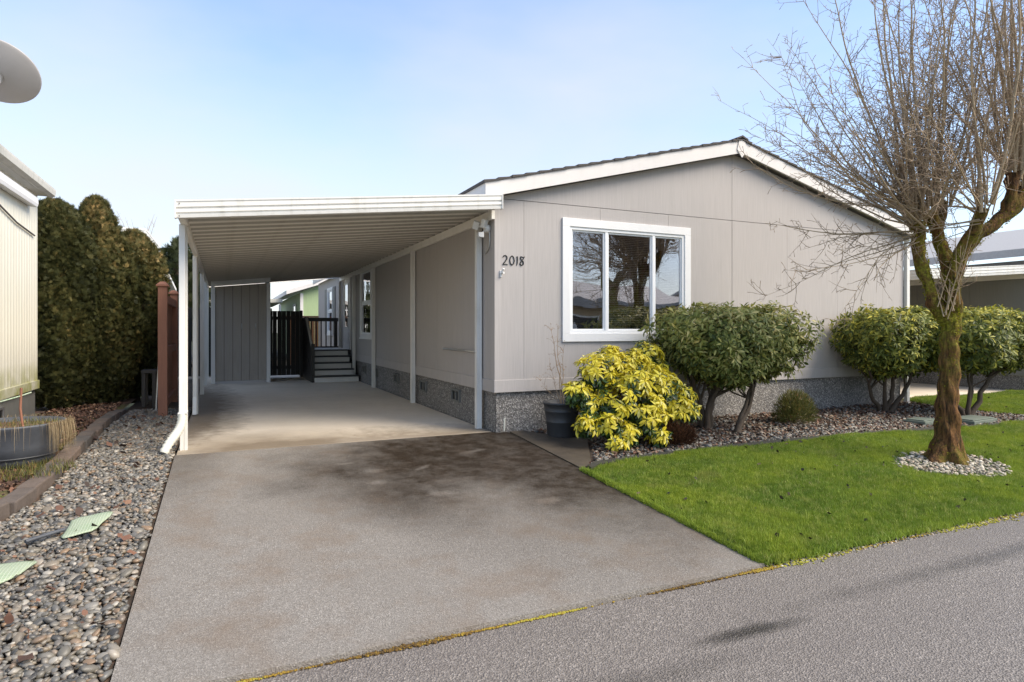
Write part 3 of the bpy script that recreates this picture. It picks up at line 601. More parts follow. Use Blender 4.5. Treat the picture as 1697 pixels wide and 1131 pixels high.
for a, b in ((.06, 4.137), (4.143, W-.06)):
    front_panel(a, b, SEAM+.004, zw).build('siding_panel', 'siding', house)
box('belt_board', -.012, W+.012, -.012, .06, SB, BT, 'trim', house, .003)
MB().box(-.004, .0, -.004, .10, BT, 3.1).box(0.0, .09, -.004, .0, BT, 3.1).build('corner_board', 'trim', house)
# backing behind the panel joints
MB().prism([(.02, SB), (WX0, SB), (WX0, 3.1), (.02, 3.1)], 'y', .052, .10).build('wall_backing', 'shingle', house)
MB().prism([(WX1, SB), (W-.02, SB), (W-.02, 3.1), (RX, zw(RX)-.03), (.02, 3.1), (WX0, 3.1), (WX0, WZ1), (WX1, WZ1)], 'y', .052, .10).build('wall_backing', 'shingle', house)
# side wall panels (left side, under the carport), with holes for window and door
holes = [(7.58, 8.90, 1.20, 2.90), (10.33, 11.42, .84, 2.94), (13.12, 15.05, 1.22, 2.76)]
sy = [.0, 1.22, 2.44, 3.66, 4.88, 6.10, 7.32, 8.95, 10.17, 11.6, 12.4, 13.6, 14.8, 16.0, LEN]
for a, b in zip(sy[:-1], sy[1:]):
    y0, y1 = max(a, .052)+.002, b-.002; mb = MB(); t1 = 3.10
    hs = [h for h in holes if h[0] < y1 and h[1] > y0]
    if hs:
        h = hs[0]; u0, u1 = max(y0, h[0]), min(y1, h[1])
        if y0 < h[0]: mb.box(.0, .05, y0, h[0], BT, t1)
        if y1 > h[1]: mb.box(.0, .05, h[1], y1, BT, t1)
        mb.box(0, .05, u0, u1, BT, h[2]); up_ = MB() if (y0 >= h[0] and y1 <= h[1]) else mb; up_.box(0, .05, u0, u1, h[3], t1)
        if up_ is not mb: up_.build('siding_panel', 'siding', house)
    else: mb.box(.0, .05, y0, y1, BT, t1)
    mb.build('siding_panel', 'siding', house)
box('belt_board', -.012, .06, .062, 10.2, SB, BT, 'trim', house, .003); box('belt_board', -.012, .06, 12.2, LEN, SB, BT, 'trim', house, .003)
MB().box(W-.05, W, .052, LEN, BT, 3.1).build('right_wall', 'siding', house); MB().box(0, W, LEN-.01, LEN+.04, SB, 3.1).build('rear_wall', 'siding', house)
box('belt_board', W-.06, W+.012, .062, LEN, SB, BT, 'trim', house, .003)
# vents in the skirt, along the side
for y in (1.60, 3.35, 5.30, 7.25, 8.6):
    v = MB(); frame_x(v, y-.19, y+.19, .25, .45, .03, -.0, .034); f = v.build('vent', 'block', house)
    MB().box(.028, .034, y-.16, y+.16, .28, .42).build('vent_opening', 'black', f)
    MB().box(.01, .03, y-.015, y+.015, .28, .42).build('vent_bar', 'block', f)
# front window
win = frame_y(MB(), 1.02, 3.28, 1.205, 2.94, .115, -.028, .045).build('window', 'white', house, .004); tag(win, 'wide white-framed sliding front window with blinds')
frame_y(MB(), 1.136, 3.164, 1.321, 2.824, .04, -.012, .07).build('window_frame', 'vinyl', win, .003)
for x in (1.755, 2.59): box('mullion', x-.024, x+.024, -.008, .06, 1.362, 2.783, 'vinyl', win, .003)
for x0, x1, scr in ((1.177, 1.730, 1), (1.780, 2.565, 0), (2.615, 3.123, 1)):
    pn = frame_y(MB(), x0, x1, 1.363, 2.782, .022, .012, .045).build('sash', 'vinyl', win)
    MB().box(x0+.018, x1-.018, .024, .028, 1.381, 2.764).build('pane', 'glass', win)
    if scr: MB().box(x0+.018, x1-.018, .034, .036, 1.381, 2.764).build('insect_screen', 'screen', win)
bl = MB()
for i in range(54):
    z_ = 1.37+i*.0262; bl.add([(1.15, .085, z_), (3.15, .085, z_), (3.15, .103, z_+.014), (1.15, .103, z_+.014)], [(0, 1, 2, 3)])
o = bl.build('blind', 'blind', win); o['kind'] = 'stuff'
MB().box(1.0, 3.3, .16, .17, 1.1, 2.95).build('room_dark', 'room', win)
# side windows and door
def side_window(y0, y1, z0, z1, cross=True):
    w = frame_x(MB(), y0-.08, y1+.08, z0-.08, z1+.08, .10, -.03, .04).build('window', 'white', house, .004)
    MB().box(-.045, .0, y0-.10, y1+.10, z0-.11, z0-.075).build('sill', 'white', w)
    zm = (z0+z1)/2
    for a, b in ((z0+.02, zm-.02), (zm+.02, z1-.02)):
        frame_x(MB(), y0+.02, y1-.02, a, b, .035, -.005, .03).build('sash', 'vinyl', w)
        MB().box(.012, .016, y0+.05, y1-.05, a+.03, b-.03).build('pane', 'glass', w)
    MB().box(-.012, .02, y0+.02, y1-.02, zm-.02, zm+.02).build('meeting_rail', 'vinyl', w)
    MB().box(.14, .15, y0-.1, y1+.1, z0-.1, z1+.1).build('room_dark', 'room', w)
    return w
side_window(7.62, 8.86, 1.24, 2.86); w = side_window(13.6, 14.6, 1.28, 2.70)
for a, b in ((13.0, 13.45), (14.75, 15.2)): MB().box(-.03, .0, a, b, 1.2, 2.76).build('shutter', 'neigh', w)
dr = MB(); dr.box(-.02, .03, 10.42, 11.36, .86, 2.86); door = dr.build('door', 'white', house, .004)
frame_x(MB(), 10.31, 11.47, .80, 2.98, .09, -.035, .035).build('door_frame', 'white', door)
frame_x(MB(), 10.58, 11.2, 1.40, 2.72, .05, -.04, -.02).build('glazing_frame', 'vinyl', door); MB().box(-.03, -.024, 10.63, 11.15, 1.45, 2.67).build('pane', 'glass', door)
MB().tube([(-.02, 10.52, 1.75), (-.08, 10.52, 1.75), (-.08, 10.62, 1.75)], .012, 8).build('handle', 'metal', door)
MB().box(-.035, -.02, 10.6, 11.18, .98, 1.3).build('door_panel', 'white', door, .01)
# roof: boards, shingle courses, fascia
def slope(side, x): return x if side < 0 else W-x
for side in (-1, 1):
    e = -.19
    def X(x): return x if side < 0 else W-x
    a, b = X(e), X(RX); za, zb = 3.335+.25*e, 3.335+.25*RX
    rb_ = MB(); y0, y1 = -.118, LEN+.15
    rb_.hexa([(a, y0, za-.10), (b, y0, zb-.10), (b, y1, zb-.10), (a, y1, za-.10)], [(a, y0, za-.012), (b, y0, zb-.012), (b, y1, zb-.012), (a, y1, za-.012)]); rb_.build('roof_deck', 'rake', house)
    nC = 22
    for i in range(nC):
        u0, u1 = e-.03+(RX-e+.03)*i/nC, e-.03+(RX-e+.03)*(i+1)/nC+.035
        if u1 > RX: u1 = RX
        p0, p1 = X(u0), X(u1); h0, h1 = 3.335+.25*u0, 3.335+.25*u1; j = .006*math.sin(i*2.3)
        MB().hexa([(p0, -.172+j, h0-.002), (p1, -.172+j, h1-.004), (p1, y1, h1-.004), (p0, y1, h0-.002)], [(p0, -.172+j, h0+.034), (p1, -.172+j, h1+.012), (p1, y1, h1+.012), (p0, y1, h0+.034)]).build('shingle_course', 'shingle', house)
    # rake fascia in front, eave fascia along the side
    q0, q1 = X(e-.005), X(RX-.0); z0_, z1_ = 3.335+.25*(e), 3.335+.25*RX
    fs_ = MB().hexa([(q0, -.15, z0_-.20), (q1, -.15, z1_-.205), (q1, -.119, z1_-.205), (q0, -.119, z0_-.20)], [(q0, -.15, z0_-.004), (q1, -.15, z1_-.004), (q1, -.119, z1_-.004), (q0, -.119, z0_-.004)]); fs_.build('rake_fascia', 'rake', house, .003)
    xe = X(e-.005); xi = X(e+.022); MB().box(min(xe, xi), max(xe, xi), -.117, LEN+.1, 3.075, z0_-.006).build('eave_fascia', 'rake', house)
    if side > 0: MB().box(W, W+.16, -.117, LEN+.1, 3.06, 3.072).build('soffit', 'rake', house)
    s0, s1 = X(.0), X(RX); MB().hexa([(s0, -.117, 3.335-.145), (s1, -.117, z1_-.145), (s1, .0, z1_-.145), (s0, .0, 3.335-.145)], [(s0, -.117, 3.335-.13), (s1, -.117, z1_-.13), (s1, .0, z1_-.13), (s0, .0, 3.335-.13)]).build('soffit', 'rake', house)
zr = 3.335+.25*RX
MB().prism([(RX-.10, zr-.165), (RX-.06, zr-.01), (RX, zr+.004), (RX+.06, zr-.01), (RX+.10, zr-.165), (RX+.0, zr-.285)], 'y', -.165, -.152).build('gable_plate', 'rake', house, .002)
MB().prism([(RX-.12, zr-.005), (RX, zr+.04), (RX+.12, zr-.005), (RX+.12, zr+.02), (RX, zr+.07), (RX-.12, zr+.02)], 'y', -.18, LEN+.15).build('ridge_cap', 'shingle', house)
# house number 2018, brush-like digits
DIG = {'2': [(0, .78), (.12, .96), (.34, 1), (.52, .85), (.5, .62), (.28, .34), (0, .04), (.1, .02), (.36, .06), (.62, .0)],
       '0': [(.34, 1), (.12, .84), (.04, .5), (.12, .14), (.32, 0), (.54, .16), (.62, .5), (.54, .84), (.34, 1)],
       '1': [(.16, .82), (.26, .98), (.26, .6), (.24, .25), (.18, -.02)],
       '8': [(.62, .92), (.4, .9), (.16, .96), (.1, .76), (.3, .55), (.5, .36), (.46, .1), (.22, .0), (.06, .14), (.14, .36), (.36, .56), (.5, .74), (.66, .96)]}
for ch, x0 in zip('2018', (.116, .212, .300, .362)):
    pts = DIG[ch]; P_ = []
    for i in range(len(pts)-1):
        for t in (0, .33, .66): P_.append((pts[i][0]*(1-t)+pts[i+1][0]*t, pts[i][1]*(1-t)+pts[i+1][1]*t))
    P_.append(pts[-1]); n = len(P_)
    MB().tube([(x0+px*.115, -.006, 2.245+pz*.125) for px, pz in P_], [.0052+.0030*math.sin(math.pi*(i+.6)/(n+.2)) for i in range(n)], 6, True, True, 1).build('house_number_digit', 'black', house)
# pipe rail on the side wall
MB().tube([(-.0, 1.95, 1.07), (-.07, 1.95, 1.07), (-.07, .55, 1.065), (.0, .55, 1.065)], .017, 8).build('pipe_rail', 'metal', house)
MB().tube([(.115, -.05, .03), (.12, -.05, .2)], .012, 8).build('stub_pipe', 'pvc', house)
# white downspout at the far right corner
MB().box(W+.02, W+.10, -.06, .01, -.02, 3.06).build('downspout', 'alu', house, .006)
# small white sensor beside the number, floodlight on the carport post: things of their own
t = thing('wall_sensor', (.085, -.02, 2.13), 'small white bracketed sensor on front wall below house number', 'sensor')
MB().box(.066, .098, -.022, .0, 2.075, 2.165).build('bracket', 'light', t, .006); MB().tube([(.09, -.02, 2.13), (.105, -.06, 2.13)], .016, 8).build('sensor_eye', 'light', t); MB().tube([(.10, -.02, 2.15), (.11, -.05, 2.185)], .014, 8).build('sensor_arm', 'light', t)
t = thing('floodlight', (-.02, .30, 2.75), 'white twin floodlight with motion sensor at front carport corner', 'floodlight')
MB().lathe([(.0, -.05), (.05, -.05), (.055, -.01), (.055, .02), (.0, .02)], (-.03, .17, 2.74), 20, Matrix.Rotation(R_(90), 3, 'Y')).build('junction_box', 'light', t)
for c, rr in (((-.10, .12, 2.80), (.35, -.15, .5)), ((-.17, .25, 2.79), (.5, .3, -.4))):
    mb = MB(); E_ = Euler(rr).to_matrix(); a, b, h = .042, .03, .055
    vs = [Vector(c)+E_ @ Vector((sx_*a, sy_*b, sz_*h)) for sz_ in (-1, 1) for sx_, sy_ in ((-1, -1), (1, -1), (1, 1), (-1, 1))]
    mb.hexa(vs[:4], vs[4:]); mb.build('lamp_head', 'light', t, .006); MB().tube([c, (-.07, .17, 2.74)], .01, 6).build('lamp_arm', 'light', t)
MB().hexa([(-.20, .08, 2.61), (-.13, .06, 2.60), (-.12, .13, 2.61), (-.19, .15, 2.62)], [(-.20, .08, 2.67), (-.13, .06, 2.67), (-.12, .13, 2.68), (-.19, .15, 2.68)]).build('motion_sensor', 'light', t, .006); MB().tube([(-.15, .11, 2.66), (-.06, .17, 2.72)], .009, 6).build('sensor_arm', 'light', t)
MB().tube([(-.01, .16, 2.70), (-.008, .15, 2.60), (-.012, .17, 2.48), (-.02, .24, 2.43), (-.015, .33, 2.42)], .011, 7).build('cable', 'metal', t)

# ================================================================= carports
def carport(root, x0, x1, zl, zr_, yf, yb, posts, gutter_ext=.0, mat='alu', wall_posts=True, npan=None):
    """pan-deck lean-to: low side x0 (posts), high side x1 (house wall), front yf, back yb"""
    sl = (zr_-zl)/(x1-x0); zf = lambda x: zl+sl*(x-x0)
    pitch = .33; n = int((yb-yf-.12)/pitch); rl = root_loc(root)
    prof = [(0, .062), (.242, .062), (.25, .0), (.318, .0), (.33, .062)]
    vs = []; m_ = len(prof)
    for x in (x0+.06, x1):
        for py, pz in prof: vs.append((x-rl.x, py, zf(x)+pz-rl.z))
        for py, pz in prof: vs.append((x-rl.x, py, zf(x)+pz+.004-rl.z))
    fs = []
    for i in range(m_-1): fs += [(i, i+1, 2*m_+i+1, 2*m_+i), (m_+i, 3*m_+i, 3*m_+i+1, m_+i+1)]
    for i in range(m_-1): fs += [(i, m_+i, m_+i+1, i+1), (2*m_+i, 2*m_+i+1, 3*m_+i+1, 3*m_+i)]
    me = bpy.data.meshes.new('roof_pan'); me.from_pydata(vs, [], fs); me.update(); me.materials.append(MT['pan'])
    for i in range(n):
        o = bpy.data.objects.new('roof_pan', me); col.objects.link(o); o.parent = root; o.location = (0, yf+.06+i*pitch-rl.y, 0)
    sv_ = []  # added dark strip per pan, draws the shade line of its rib
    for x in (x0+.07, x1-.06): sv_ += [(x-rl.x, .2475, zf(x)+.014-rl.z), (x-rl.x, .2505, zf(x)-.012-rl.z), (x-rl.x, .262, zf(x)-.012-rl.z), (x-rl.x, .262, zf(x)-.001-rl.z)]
    sme = bpy.data.meshes.new('rib_shade_line'); sme.from_pydata(sv_, [], [(0, 1, 5, 4), (1, 2, 6, 5), (2, 3, 7, 6), (3, 0, 4, 7), (0, 3, 2, 1), (4, 5, 6, 7)]); sme.update(); sme.materials.append(MT['rib_shade'])
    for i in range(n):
        o = bpy.data.objects.new('rib_shade_line', sme); col.objects.link(o); o.parent = root; o.location = (0, yf+.06+i*pitch-rl.y, 0)
    # ridged front fascia swept along the slope
    pr = [(.05, 0), (.004, 0), (-.002, .03), (.018, .034), (.018, .053), (-.002, .057), (-.002, .088), (.018, .092), (.018, .110), (-.002, .114), (-.002, .16), (-.010, .172), (-.010, .188), (.05, .188), (.05, .18), (.03, .17), (.03, .01), (.05, .01)]
    def sweep(name, pts_a, pts_b, mat_):
        k = len(pts_a); return MB().add(pts_a+pts_b, [(i, (i+1) % k, (i+1) % k+k, i+k) for i in range(k)]+[tuple(range(k))[::-1], tuple(range(k, 2*k))]).build(name, mat_, root)
    xe = x1+gutter_ext
    for yy, sg, nm in ((yf, 1, 'front_fascia'), (yb, -1, 'rear_fascia')):
        sweep(nm, [(x0-.03, yy+sg*p[0], zf(x0)-.02+p[1]) for p in pr], [(xe, yy+sg*p[0], zf(xe)-.02+p[1]) for p in pr], mat)
    MB().box(xe-.002, xe+.01, yf-.014, yf+.055, zf(xe)-.024, zf(xe)+.17).build('fascia_end_cap', mat, root, .002)
    MB().box(x0-.045, x0-.03, yf-.014, yf+.055, zf(x0)-.024, zf(x0)+.17).build('fascia_end_cap', mat, root, .002)
    for dz in (.0, .13): MB().lathe([(0, -.003), (.006, -.003), (.006, .004), (0, .004)], (x0+.0, yf-.012, zf(x0)+dz), 10, Matrix.Rotation(R_(90), 3, 'X')).build('screw', 'shingle', root)
    # gutter beam on the low side, ledger on the wall
    sweep('gutter', [(x0+p[0]-.02, yf+.056, zf(x0)-.01+p[1]*.95) for p in pr], [(x0+p[0]-.02, yb-.056, zf(x0)-.01+p[1]*.95) for p in pr], mat)
    MB().box(x0+.035, x0+.06, yf+.057, yb-.057, zf(x0)-.02, zf(x0)+.06).build('side_beam', 'pan', root)
    MB().box(x1-.055, x1-.008, yf+.2, yb-.06, zf(x1)-.125, zf(x1)-.008).build('ledger', 'pan', root, .004)
    for y, gz in posts:
        mb = MB(); w = .038
        sec = [(-w, -w), (-.006, -w), (0, -w+.008), (.006, -w), (w, -w), (w, -.006), (w-.008, 0), (w, .006), (w, w), (.006, w), (0, w-.008), (-.006, w), (-w, w), (-w, .006), (-w+.008, 0), (-w, -.006)]
        mb.prism([(x0+.012+a, y+b) for a, b in sec], 'z', gz, zf(x0)-.012); mb.build('post', mat, root)
        if wall_posts:
            mb = MB(); mb.prism([(x1-.058+a, y+.05+b) for a, b in sec], 'z', gz, zf(x1)-.125); mb.build('post', mat, root)
    return zf
cp = thing('carport', (-3.7, .4, 0), 'long white metal carport with ribbed ceiling beside the grey house', 'carport')
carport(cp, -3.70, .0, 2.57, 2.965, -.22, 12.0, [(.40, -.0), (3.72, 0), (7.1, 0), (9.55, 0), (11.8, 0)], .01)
# downspouts: the front one ends in a ribbed elbow over the pebbles
MB().box(-3.732, -3.668, .268, .348, .42, 2.56).build('downspout', 'alu', cp, .006)
def elbow(pts, r, name='downspout_elbow'):
    mb = MB(); P_ = []; n = 26
    bz = [Vector(p) for p in pts]
    for i in range(n+1):
        t = i/n; a = bz[0].lerp(bz[1], t); b = bz[1].lerp(bz[2], t); c = bz[2].lerp(bz[3], t); P_.append(a.lerp(b, t).lerp(b.lerp(c, t), t))
    return mb.tube(P_, [r*(1.12 if i % 2 else .92) for i in range(n+1)], 10).build(name, 'pvc', cp)
elbow([(-3.70, .308, .44), (-3.70, .29, .20), (-3.78, .20, .24), (-3.87, .12, .03)], .046)
MB().box(-3.742, -3.648, .262, .445, .43, .445).build('downspout_strap', 'alu', cp)
MB().box(-3.725, -3.665, 3.59, 3.67, .30, 2.56).build('downspout', 'alu', cp, .006)
MB().hexa([(-3.725, 3.48, .02), (-3.665, 3.48, .02), (-3.665, 3.56, .02), (-3.725, 3.56, .02)], [(-3.725, 3.59, .30), (-3.665, 3.59, .30), (-3.665, 3.67, .30), (-3.725, 3.67, .30)]).build('downspout_elbow', 'alu', cp, .006)
# storage cabinet under the carport
sh = thing('storage_shed', (-2.87, 9.8, 0), 'tall grey board storage cupboard with white trim under the carport', 'shed')
x0, x1 = -3.46, -2.26; n = 6; topz = lambda x: 2.44+.105*(x+3.56)
for i in range(n):
    a, b = x0+(x1-x0)*i/n+.004, x0+(x1-x0)*(i+1)/n-.004; MB().prism([(a, .06), (b, .06), (b, topz(b)), (a, topz(a))], 'y', 9.80, 9.83).build('board', 'shed', sh, .003)
MB().prism([(x0, .06), (x1, .06), (x1, topz(x1)), (x0, topz(x0))], 'y', 9.832, 9.86).build('backing', 'deckdark', sh)
MB().box(-3.56, -3.464, 9.775, 9.87, .004, 2.452).build('trim_board', 'white', sh, .004); MB().box(-2.256, -2.165, 9.775, 9.87, .004, 2.585).build('trim_board', 'white', sh, .004)
MB().hexa([(-3.56, 9.772, 2.455), (-2.165, 9.772, 2.60), (-2.165, 9.87, 2.60), (-3.56, 9.87, 2.455)], [(-3.56, 9.772, 2.578), (-2.165, 9.772, 2.726), (-2.165, 9.87, 2.726), (-3.56, 9.87, 2.578)]).build('trim_board', 'white', sh, .004)
MB().box(-3.55, -3.5, 9.872, 11.9, .05, 2.53).build('side_panel', 'shed', sh); MB().box(-2.23, -2.18, 9.872, 11.9, .05, 2.66).build('side_panel', 'shed', sh)
for x in (-2.85, -2.52): MB().tube([(x, 9.80, 1.52), (x, 9.76, 1.51), (x, 9.76, 1.40), (x, 9.80, 1.39)], .011, 8).build('handle', 'metal', sh)
# black board gate between cupboard and steps
gt = thing('board_gate', (-1.75, 11.3, 0), 'black stained vertical board gate between cupboard and deck steps', 'gate')
for i in range(7):
    a = -2.13+i*.122; box('board', a, a+.119-(.006 if i in (1, 3, 4) else 0), 11.30, 11.325, .07, 1.90, 'blackwood', gt, .003)
for zc in (.25, 1.65): MB().box(-2.13, -1.29, 11.326, 11.36, zc, zc+.09).build('rail', 'blackwood', gt)
box('post', -1.275, -1.20, 11.27, 11.36, .0, 1.92, 'blackwood', gt)
fb = thing('board_fence', (-4.6, 12.1, 0), 'black board fence behind the carport posts left of cupboard', 'fence')
for i in range(13):
    a = -5.2+i*.125; box('board', a, a+.115, 12.10, 12.125, .05, 1.95, 'blackwood', fb, .003)
MB().box(-5.2, -3.58, 12.126, 12.16, 1.5, 1.6).build('rail', 'blackwood', fb); MB().box(-5.2, -3.58, 12.126, 12.16, .3, .4).build('rail', 'blackwood', fb)
MB().box(-5.2, -3.58, 12.09, 12.17, 1.952, 1.99).build('cap_rail', 'blackwood', fb)
# deck and steps
dk = thing('deck_steps', (-.6, 9.1, 0), 'grey wooden porch steps with dark railing leading to side door', 'steps')
nst = 5; rise = .163; run = .26; sx0, sx1 = -1.16, .0
for i in range(nst):
    y = 9.13+i*run; z0 = i*rise; xr = -.02-(.10 if i else -.0)
    box('riser', sx0+.02, xr, y, y+.03, z0+.004, z0+rise-.033, 'deckgrey', dk, .003)
    box('tread', sx0, xr+.03, y-.035, y+run+.02, z0+rise-.030, z0+rise, 'deckdark', dk, .004)
for i in range(11):
    y = 10.47+i*.16; box('deck_board', sx0, -.04, y, y+.152, nst*rise-.04, nst*rise+.002, 'deckgrey', dk, .003)
MB().hexa([(sx0-.05, 9.15, .0), (sx0-.005, 9.15, .0), (sx0-.005, 10.5, .0), (sx0-.05, 10.5, .0)], [(sx0-.05, 9.15, .18), (sx0-.005, 9.15, .18), (sx0-.005, 10.5, .84), (sx0-.05, 10.5, .84)]).build('stringer', 'deckdark', dk)
MB().box(sx0, -.06, 12.16, 12.2, .0, .80).build('skirt_board', 'deckdark', dk); MB().box(sx0-.05, sx0-.005, 10.51, 12.2, .0, .80).build('skirt_board', 'deckdark', dk)
# solid side screen of the stair rail: boards, then a worn handrail
for i in range(11):
    y = 9.30+i*.118; zb = .18+(y-9.15)*.49; zt_ = min(.98+(y-9.3)*.62, 1.66)
    MB().hexa([(sx0-.04, y, zb), (sx0-.018, y, zb), (sx0-.018, y+.112, zb+.05), (sx0-.04, y+.112, zb+.05)], [(sx0-.04, y, zt_), (sx0-.018, y, zt_), (sx0-.018, y+.112, zt_+.07), (sx0-.04, y+.112, zt_+.07)]).build('rail_board', 'deckdark', dk)
for i in range(14): y = 10.6+i*.118; box('rail_board', sx0-.04, sx0-.018, y, y+.112, .8, 1.66, 'deckdark', dk, .002)
MB().tube([(sx0-.03, 9.22, .93), (sx0-.03, 10.42, 1.69)], .035, 4, True, False).build('handrail', 'paleedge', dk)
box('handrail', sx0-.08, sx0+.03, 10.45, 12.2, 1.67, 1.71, 'deckdark', dk); box('newel_post', sx0-.055, sx0+.03, 9.19, 9.27, .0, 1.0, 'deckdark', dk)
box('handrail', sx0+.035, -.05, 12.10, 12.19, 1.62, 1.73, 'deckdark', dk)
for i in range(7): x = -1.02+i*.145; box('baluster', x, x+.034, 12.13, 12.165, .80, 1.62, 'deckdark', dk, .002)
box('newel_post', -.19, -.09, 12.09, 12.19, .8, 1.62, 'deckdark', dk); box('rim_board', sx0, -.05, 12.12, 12.155, .803, .86, 'deckdark', dk)

# ================================================================= left neighbour
lh = thing('left_house', (-7.5, 4, 0), 'pale old metal-sided neighbouring house at the left edge', 'house')
LX = -5.90
MB().box(-14, LX-.03, -.3, 4.25, -.1, .5).build('skirt', 'block', lh)
pv = []; pw = .13; ny = int(4.6/pw)
for i in range(ny+1):
    y = -.4+i*pw
    for dy, dx in ((0, .0), (.028, .0), (.036, -.004), (.122, -.004)): pv.append((LX+dx, y+dy))
n = len(pv); MB().add([(x, y, .47) for x, y in pv]+[(x, y, 3.47) for x, y in pv]+[(LX-.03, pv[0][1], .47), (LX-.03, pv[0][1], 3.47)], [(i, i+1, n+i+1, n+i) for i in range(n-1)]+[(2*n, 0, n, 2*n+1)]).build('siding', 'oldsiding', lh)
MB().box(LX-.02, LX+.012, -.4, 4.32, .46, .59).build('bottom_trim', 'oldsiding', lh, .003)
MB().box(-14, LX-.035, -.42, -.3, .47, 3.4).build('front_wall', 'oldsiding', lh); MB().box(-14, LX-.035, 4.22, 4.28, .47, 3.4).build('end_wall', 'oldsiding', lh)
MB().hexa([(-5.76, -.8, 3.50), (-5.76, 4.3, 3.50), (-10, 4.3, 4.7), (-10, -.8, 4.7)], [(-5.76, -.8, 3.56), (-5.76, 4.3, 3.56), (-10, 4.3, 4.76), (-10, -.8, 4.76)]).build('roof', 'roofgrey', lh)
MB().box(LX-.02, -5.77, -.8, 4.3, 3.46, 3.47).build('soffit', 'pan', lh)
MB().prism([(-5.77, 3.56), (-5.67, 3.57), (-5.67, 3.54), (-5.68, 3.47), (-5.73, 3.44), (-5.77, 3.44)], 'y', -.8, 4.3).build('gutter', 'gutter_dirty', lh)
MB().prism([(-5.89, 3.20), (-5.79, 3.19), (-5.775, 3.24), (-5.78, 3.33), (-5.89, 3.36)], 'y', -.8, 3.75).build('awning_case', 'white', lh, .006)
MB().tube([(-5.88, .5, 2.98), (-5.88, 1.6, 3.06), (-5.88, 2.3, 2.98), (-5.88, 3.1, 2.86), (-5.88, 4.0, 2.80)], .012, 6).build('cable', 'shingle', lh)
v = frame_x(MB(), 2.0, 2.62, .16, .36, .03, LX-.03, LX+.005).build('vent', 'metal', lh); MB().box(LX-.028, LX-.01, 2.03, 2.59, .19, .33).build('vent_opening', 'black', v)
MB().tube([(-5.72, 4.9, .02), (-5.72, 4.9, .46)], .02, 8).build('standpipe', 'pvc', lh)
# satellite dish on the neighbour's roof
ds = thing('satellite_dish', (-6.2, 1.1, 3.55), 'grey satellite dish seen from behind above the left roof', 'satellite dish')
ax = Matrix.Rotation(R_(-18), 3, 'Z') @ Matrix.Rotation(R_(32), 3, 'Y') @ Matrix.Rotation(R_(-28), 3, 'X')
dc = Vector((-5.58, 1.02, 4.19)); prof = [(.0, .0)]+[(.48*k/14, .10*(k/14)**2) for k in range(1, 15)]+[(.488, .104), (.488, .094)]+[(.48*k/14, .10*(k/14)**2-.012) for k in range(14, 0, -1)]+[(0, -.012)]
dish_m = Matrix.Diagonal((1, 1, 1)); aim = Vector((.10, .66, .75)).normalized().to_track_quat('Z', 'X').to_matrix()
MB().lathe([(r*1.0, z_) for r, z_ in prof], dc, 56, aim @ Matrix.Diagonal((.80, .84, 1)).to_3x3()).build('reflector', 'dish', ds)
bk = dc-aim @ Vector((0, 0, .03))
MB().lathe([(0, -.10), (.075, -.10), (.085, -.02), (.085, .02), (0, .02)], bk, 20, aim).build('mount_plate', 'metal', ds)
MB().tube([bk-aim @ Vector((0, 0, .08)), (-5.74, .78, 3.98), (-5.95, .75, 3.80), (-6.2, 1.1, 3.6)], .035, 12).build('mast', 'metal', ds)
for k in range(4): MB().tube([bk+aim @ Vector((.06*math.cos(k*1.57+.4), .06*math.sin(k*1.57+.4), -.11)), bk+aim @ Vector((.06*math.cos(k*1.57+.4), .06*math.sin(k*1.57+.4), -.13))], .014, 6).build('bolt', 'metal', ds)
# edging blocks
eg = thing('garden_edging', (-4.85, -1.2, 0), 'row of grey concrete edging blocks along the left pebble strip', 'edging')
def along(P, step):
    out = []; acc = 0; i = 0; p = Vector(P[0])
    P = [Vector(q) for q in P]; cur = P[0]; out = [cur]; i = 1
    while i < len(P):
        d = (P[i]-cur).length
        if d >= step: cur = cur+(P[i]-cur).normalized()*step; out.append(cur)
        else: i += 1
    return out
pts = along(EDGE, .40)
for k in range(len(pts)-1):
    a, b = pts[k], pts[k+1]; d = (b-a).normalized(); nn = Vector((-d.y, d.x)); o_ = random.uniform(-.012, .012); a = a+d*.006+nn*o_; b = b-d*.006+nn*(o_+random.uniform(-.01, .01)); w = .078; zt1 = random.uniform(.085, .105)
    q = [a-nn*w, b-nn*w, b+nn*w, a+nn*w]; 
    MB().hexa([(p.x, p.y, g(0, p.y)-.05) for p in q], [(p.x, p.y, g(0, p.y)+zt1+random.uniform(-.006, .006)) for p in q]).build('edging_block', 'edging', eg, .012)
